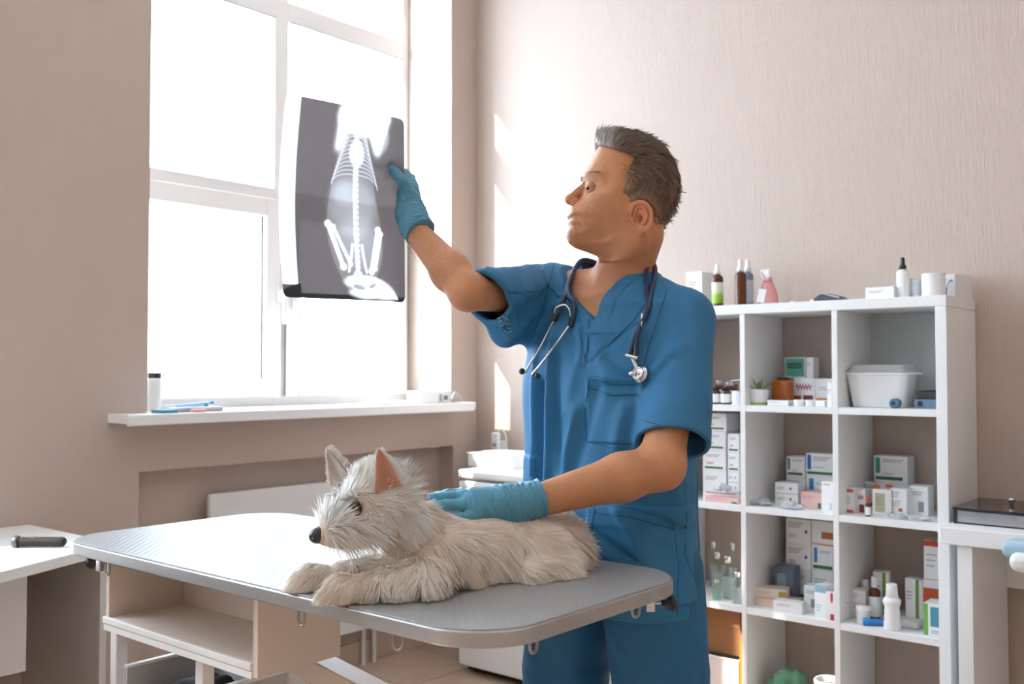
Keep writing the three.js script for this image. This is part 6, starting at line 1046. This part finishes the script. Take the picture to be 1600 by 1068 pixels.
  // nose, eyes
  const noseG = nets((x, y, z) => { const p = [0, 1, 2].map((i) => nose[i] + fwd.getComponent(i) * 0.008); let d = smin(ell(x, y, z, p, 0.0135, 0.0125, 0.0135), ell(x, y, z, [p[0] - fwd.x * 0.006, p[1] + 0.006, p[2] - fwd.z * 0.006], 0.013, 0.0095, 0.013), 0.004); for (const s of [-1, 1]) d = smax(d, -(Math.hypot(x - p[0] - fwd.x * 0.013 - hleft.x * s * 0.007, y - p[1] + 0.001, z - p[2] - fwd.z * 0.013 - hleft.z * s * 0.007) - 0.0036), 0.0015); return d; }, nose.map((v) => v - 0.03), nose.map((v) => v + 0.03), 0.0014);
  part('nose', noseG, phys({ color: lin(0.012, 0.011, 0.012), roughness: 0.35, clearcoat: 0.3 }), dog);
  const eyeM = phys({ color: lin(0.012, 0.008, 0.006), roughness: 0.08, clearcoat: 1 });
  for (const e of [eyeNear, eyeFar]) part('eye', new THREE.SphereGeometry(0.0118, 24, 16), eyeM, dog, e);
  const lidM = mat(lin(0.06, 0.045, 0.04), 0.7);
  for (const [e, s] of [[eyeNear, 1], [eyeFar, -1]]) { const q = new THREE.Vector3(...H(0.012, 0.001, s * 0.010, [0, 0, 0])).normalize(), ring = new THREE.TorusGeometry(0.0092, 0.0022, 8, 24).scale(1.15, 0.8, 1); ring.applyQuaternion(new THREE.Quaternion().setFromUnitVectors(new THREE.Vector3(0, 0, 1), q)); part('eyelid', ring, lidM, dog, [e[0] + q.x * 0.005, e[1] + q.y * 0.005, e[2] + q.z * 0.005]); }
  // pricked ears: an open, curved triangle with thickness
  function ear(base, tip, width, face, inner = [0.62, 0.30, 0.20]) {
    const B = new THREE.Vector3(...base), axis = new THREE.Vector3(...tip).sub(B), L = axis.length(), a = axis.clone().normalize(), n = new THREE.Vector3(...face).addScaledVector(a, -a.dot(new THREE.Vector3(...face))).normalize(), s = new THREE.Vector3().crossVectors(a, n);
    const sheet = (off, shrink) => { const P = [], I = [], N = 14, M = 12; for (let i = 0; i <= N; i++) for (let j = 0; j <= M; j++) { const v = i / N, u = j / M * 2 - 1, w = width / 2 * shrink * Math.pow(1 - v, 0.75) * (1 - 0.1 * v) + 0.0015, cupd = (1 - u * u) * 0.012 * (1 - v * 0.6); const p = B.clone().addScaledVector(a, v * L * (0.94 + 0.06 * shrink)).addScaledVector(s, u * w).addScaledVector(n, off - cupd); P.push(p.x, p.y, p.z); } for (let i = 0; i < N; i++) for (let j = 0; j < M; j++) { const k = i * (M + 1) + j; I.push(k, k + 1, k + M + 1, k + 1, k + M + 2, k + M + 1); } const q = new THREE.BufferGeometry(); q.setAttribute('position', new THREE.BufferAttribute(new Float32Array(P), 3)); q.setIndex(I); q.computeVertexNormals(); return q; };
    const e = part('ear', sheet(-0.0025, 1), phys({ color: lin(0.80, 0.72, 0.66), roughness: 0.85, transmission: 0.25, thickness: 0 }), dog);
    part('inner_ear', sheet(0.0, 0.84), phys({ color: lin(...inner), roughness: 0.8, transmission: 0.45, thickness: 0 }), e);
    return { B, a, s, n, L, width };
  }
  const toCam = [EYE.x - skull[0], 0.1, EYE.z - skull[2]], camN = new THREE.Vector3(...toCam).normalize();
  const earNear = ear(J(607, 764, 1.572), J(591, 701, 1.586), 0.050, [camN.x + fwd.x * 0.25, 0.15, camN.z + fwd.z * 0.25]);
  const earFar = ear(J(530, 752, 1.66), J(509, 700, 1.665), 0.046, [fwd.x * 0.7 + camN.x * 0.7, 0.1, fwd.z * 0.7 + camN.z * 0.7], [0.72, 0.56, 0.50]);

  // ---- coat: tapered locks that follow the lie of the hair
  const R = rng(77), pos = g.attributes.position, nor = g.attributes.normal, idx = g.index.array, tri = idx.length / 3, area = new Float32Array(tri); let total = 0;
  const V = (i, o) => o.set(pos.getX(i), pos.getY(i), pos.getZ(i)), a = new THREE.Vector3(), b = new THREE.Vector3(), c = new THREE.Vector3();
  for (let i = 0; i < tri; i++) { V(idx[3 * i], a); V(idx[3 * i + 1], b); V(idx[3 * i + 2], c); b.sub(a); c.sub(a); total += b.cross(c).length() / 2; area[i] = total; }
  const pick = (x) => { let l = 0, h = tri - 1; while (l < h) { const m = (l + h) >> 1; area[m] < x ? (l = m + 1) : (h = m); } return l; };
  const near = (p) => { let best = 1e9, which = bones[0]; for (const q of bones) { const d = cap(p.x, p.y, p.z, q[0], q[1], q[2], q[3]); if (d < best) { best = d; which = q; } } return which; };
  const P = [], N = [], C = [], I = [];
  const up3 = new THREE.Vector3(0, 1, 0);
  function lock(p, n, dir, len, width, curl, color, droop) {
    const side = new THREE.Vector3().crossVectors(dir, n); if (side.lengthSq() < 1e-6) side.set(1, 0, 0); side.normalize();
    const tw = (R() - 0.5) * 1.6; side.applyAxisAngle(dir, tw);
    const S = 4, base = P.length / 3, q = p.clone().addScaledVector(n, -0.001), d = dir.clone(), sway = (R() - 0.5) * curl, faceN = new THREE.Vector3();
    for (let k = 0; k <= S; k++) {
      const t = k / S, w = width * (k === S ? 0 : 0.75 + 0.45 * t - 0.9 * t * t) / 2;
      faceN.crossVectors(side, d).normalize(); if (faceN.dot(n) < 0) faceN.negate();
      faceN.multiplyScalar(0.4).addScaledVector(n, 0.75).normalize();
      if (k === S) { P.push(q.x, q.y, q.z); N.push(faceN.x, faceN.y, faceN.z); C.push(...color); }
      else for (const s of [-1, 1]) { P.push(q.x + side.x * w * s, q.y + side.y * w * s, q.z + side.z * w * s); N.push(faceN.x, faceN.y, faceN.z); C.push(...color); }
      q.addScaledVector(d, len / S); if (q.y < T + 0.0015) q.y = T + 0.0015 + R() * 0.002;
      d.addScaledVector(up3, -droop / S).addScaledVector(side, sway / S).normalize();
    }
    for (let k = 0; k < S - 1; k++) { const o = base + 2 * k; I.push(o, o + 1, o + 2, o + 1, o + 3, o + 2); }
    const o = base + 2 * (S - 1); I.push(o, o + 1, o + 2);
  }
  const Vn = (v) => new THREE.Vector3(...v), noseV = Vn(nose), eyeV = Vn(eyeNear), tailward = Vn(rump).sub(Vn(chest)).normalize();
  const COUNT = 66000;
  for (let k = 0; k < COUNT; k++) {
    const t = pick(R() * total); let u = R(), v = R(); if (u + v > 1) { u = 1 - u; v = 1 - v; }
    const w = 1 - u - v, i0 = idx[3 * t], i1 = idx[3 * t + 1], i2 = idx[3 * t + 2];
    const p = new THREE.Vector3(pos.getX(i0) * w + pos.getX(i1) * u + pos.getX(i2) * v, pos.getY(i0) * w + pos.getY(i1) * u + pos.getY(i2) * v, pos.getZ(i0) * w + pos.getZ(i1) * u + pos.getZ(i2) * v);
    const n = new THREE.Vector3(nor.getX(i0) * w + nor.getX(i1) * u + nor.getX(i2) * v, nor.getY(i0) * w + nor.getY(i1) * u + nor.getY(i2) * v, nor.getZ(i0) * w + nor.getZ(i1) * u + nor.getZ(i2) * v).normalize();
    if (n.y < -0.5) continue;
    const bone = near(p), kind = bone[4], dNose = p.distanceTo(noseV), dEye = Math.min(p.distanceTo(eyeV), p.distanceTo(Vn(eyeFar)));
    if (dNose < 0.0165 || dEye < 0.0175) continue;
    if (p.y > earNear.B.y + 0.014 && cap(p.x, p.y, p.z, A3(earNear.B), A3(earNear.B.clone().addScaledVector(earNear.a, earNear.L)), 0, 0) < 0.040 && p.clone().sub(earNear.B).dot(camN) > -0.045) continue;
    const hand = leftGlove.sdf(p.x, p.y, p.z); if (hand < 0.0) continue;
    const clump = new THREE.Vector3(noise3(p.x * 45, p.y * 45, p.z * 45), noise3(p.x * 45 + 9, p.y * 45, p.z * 45), noise3(p.x * 45, p.y * 45 + 7, p.z * 45));
    const fine = new THREE.Vector3(R() - 0.5, R() - 0.5, R() - 0.5);
    let dir, len, droop = 0.5, width = 0.0024, curl = 0.5, lift = 0.35;
    const tone = noise3(p.x * 26 + 3, p.y * 26, p.z * 26);
    let color = [0.94, 0.87, 0.79];
    if (kind === 'head' || kind === 'muzzle') {
      // hair grows away from nose and eyes: up over the brow, back over the cheek, down at the beard
      dir = p.clone().sub(noseV).normalize().multiplyScalar(0.9); const lowD = clamp((skull[1] - 0.012 - p.y) / 0.05, 0, 1), top = clamp((p.y - skull[1] - 0.012) / 0.035, 0, 1);
      dir.addScaledVector(up3, 0.9 * top - 0.75 * lowD); len = kind === 'muzzle' ? 0.012 + 0.012 * R() : 0.028 + 0.020 * R(); lift = 0.35 + 0.35 * top; droop = top > 0.5 ? 0.1 : 0.5; width = 0.0022; curl = 0.4;
      if (kind === 'muzzle') { droop = 0.9; width = 0.0016; lift = 0.2; }
      if (dEye < 0.024) { len *= 0.55; lift = 0.1; }
      color = [0.95, 0.92, 0.88];
    } else if (kind === 'nape') {
      const top = clamp((p.y - skull[1] - 0.015) / 0.03, 0, 1); dir = p.clone().sub(noseV).normalize().multiplyScalar(0.6).addScaledVector(up3, 0.8 * top - 0.6 * (1 - top)); len = 0.017 + 0.010 * R(); lift = 0.15 + 0.3 * top; droop = 0.4; color = [0.95, 0.91, 0.86];
    } else if (kind === 'leg') {
      dir = new THREE.Vector3(bone[1][0] - bone[0][0], bone[1][1] - bone[0][1], bone[1][2] - bone[0][2]).normalize().multiplyScalar(0.5); const paw = dir.clone(); dir.addScaledVector(up3, -0.5); if (bone[0] === nearElbow || bone[0] === farElbow || bone[0] === chest) dir.add(tailward.clone().multiplyScalar(0.5));
      len = 0.020 + 0.018 * R(); droop = 0.7; lift = 0.2; curl = 0.9; width = 0.0022;
      if (bone[0] === nearPaw || bone[0] === farPaw || bone[0] === nearWrist || bone[0] === farWrist) { len *= 0.8; color = [0.88, 0.79, 0.69]; }
    } else {
      const sideN = clamp(1 - n.y, 0, 1); dir = tailward.clone().multiplyScalar(1 - 0.55 * sideN).addScaledVector(up3, -0.95 * sideN); len = 0.022 + 0.046 * sideN * (0.4 + 0.6 * R()) + 0.006 * R(); lift = 0.2; droop = 0.45 * sideN; curl = 0.55 + 0.5 * sideN; width = 0.0026;
      if (kind === 'neck') { len = 0.02 + 0.014 * R(); lift = 0.14; }
      color = [0.93, 0.84, 0.745];
    }
    dir.addScaledVector(n, lift).addScaledVector(clump, 0.42).addScaledVector(fine, 0.28).normalize();
    if (hand < 0.035 && p.y > T + 0.06) { const k = sstep(0.003, 0.035, hand); len *= 0.32 + 0.6 * k; dir.addScaledVector(n, -(1 - k) * Math.max(0, dir.dot(n) - 0.12)).normalize(); }
    const out = dir.dot(n); if (out < 0.16) dir.addScaledVector(n, 0.16 - out).normalize();
    const j = 0.94 + 0.12 * R() + 0.10 * tone; color = color.map((x, i) => clamp(x * j - [0, 0.02, 0.045][i] * Math.max(0, -tone * 2.2), 0.2, 0.97));
    lock(p, n, dir, len, width * (0.5 + 0.55 * R()), curl, color, droop);
  }
  // ear fringes and tufts between the ears
  for (const [e, cnt] of [[earNear, 1300], [earFar, 1000]]) for (let k = 0; k < cnt; k++) {
    const v = R() ** 1.4, s = R() < 0.5 ? -1 : 1, u = R() < 0.6 ? s * (0.86 + 0.14 * R()) : (R() * 2 - 1), w = e.width / 2 * Math.pow(1 - v, 0.75), p = e.B.clone().addScaledVector(e.a, v * e.L * 0.97).addScaledVector(e.s, u * w).addScaledVector(e.n, -0.008 - 0.014 * (1 - u * u));
    const back = e.n.clone().negate(), dir = e.a.clone().multiplyScalar(0.75).addScaledVector(e.s, u * 0.5).addScaledVector(back, 0.25 + 0.3 * R()).addScaledVector(new THREE.Vector3(R() - 0.5, R() - 0.5, R() - 0.5), 0.35).normalize();
    lock(p, back, dir, (0.008 + 0.010 * R()) * (1 - 0.5 * v), 0.0016, 0.4, [0.86, 0.81, 0.75], 0.1);
  }
  for (let k = 0; k < 900; k++) { const v = R() ** 1.2, u = R() * 2 - 1, w = earFar.width / 2 * Math.pow(1 - v, 0.75), p = earFar.B.clone().addScaledVector(earFar.a, v * earFar.L * 0.9).addScaledVector(earFar.s, u * w * 0.9).addScaledVector(earFar.n, 0.001 - 0.012 * (1 - u * u) * (1 - v * 0.6)); lock(p, earFar.n, earFar.a.clone().multiplyScalar(0.9).addScaledVector(earFar.s, -u * 0.3).addScaledVector(earFar.n, 0.3).addScaledVector(new THREE.Vector3(R() - 0.5, R() - 0.5, R() - 0.5), 0.4).normalize(), (0.008 + 0.012 * R()) * (1 - 0.6 * v), 0.0017, 0.4, [0.88, 0.81, 0.75], 0.0); }
  for (let k = 0; k < 1500; k++) { const f = R() * 2 - 1; const p = Vn(H(-0.002 + 0.03 * (R() - 0.4), 0.040 + 0.006 * R() - 0.006 * f * f, f * 0.042)), n = up3.clone().addScaledVector(hleft, f * 0.5).normalize(); if (f > 0.35) continue; const dir = up3.clone().addScaledVector(hleft, f * 0.5).addScaledVector(fwd, -0.2 + 0.5 * (R() - 0.5)).addScaledVector(new THREE.Vector3(R() - 0.5, R() - 0.5, R() - 0.5), 0.5).normalize(); lock(p, n, dir, 0.020 + 0.016 * R(), 0.002, 0.6, [0.88, 0.83, 0.77], 0.15); }
  // cheek ruff on the far side and brows over the eyes
  for (let k = 0; k < 1400; k++) { const f = R(), p = Vn(H(0.03 + 0.02 * R(), -0.03 + 0.06 * f, -0.042 - 0.008 * R())), n = hleft.clone().negate(), dir = n.clone().addScaledVector(up3, -0.5 - 0.4 * R()).addScaledVector(fwd, 0.3 * (R() - 0.2)).addScaledVector(new THREE.Vector3(R() - 0.5, R() - 0.5, R() - 0.5), 0.4).normalize(); lock(p, n, dir, 0.022 + 0.02 * R(), 0.0022, 0.5, [0.87, 0.82, 0.76], 0.5); }
  for (const e of [eyeNear, eyeFar]) for (let k = 0; k < 120; k++) { const f = R() * 2 - 1, p = Vn(e).addScaledVector(up3, 0.012 + 0.004 * R()).addScaledVector(fwd, f * 0.012), n = up3.clone().addScaledVector(fwd, 0.6).normalize(), dir = up3.clone().multiplyScalar(0.5).addScaledVector(fwd, 0.7 * f + 0.3).addScaledVector(hleft, 0.5 * (R() - 0.5)).normalize(); lock(p, n, dir, 0.016 + 0.012 * R(), 0.0018, 0.5, [0.84, 0.77, 0.69], 0.9); }
  const fg = new THREE.BufferGeometry(); fg.setAttribute('position', new THREE.BufferAttribute(new Float32Array(P), 3)); fg.setAttribute('normal', new THREE.BufferAttribute(new Float32Array(N), 3)); fg.setAttribute('color', new THREE.BufferAttribute(new Float32Array(C), 3)); fg.setIndex(I);
  const fur = part('fur', fg, phys({ color: lin(1, 1, 1), vertexColors: true, roughness: 0.75, transmission: 0.24, thickness: 0, side: THREE.DoubleSide }), dog); fur.userData.kind = 'stuff';
  // claws
  for (const [p, q] of [[nearPaw, nearToe], [farPaw, farToe]]) { const dx = q[0] - p[0], dz = q[2] - p[2], l = Math.hypot(dx, dz); for (const s of [-1.5, -0.5, 0.5, 1.5]) { const o = [q[0] + dx / l * 0.011 - dz / l * s * 0.0075, T + 0.008, q[2] + dz / l * 0.011 + dx / l * s * 0.0075]; part('claw', rod(o, [o[0] + dx / l * 0.008, T + 0.002, o[2] + dz / l * 0.008], 0.0022, 8, 0.0006), mat(lin(0.08, 0.06, 0.05), 0.4), dog); } }
}

renderer.render(scene, camera);
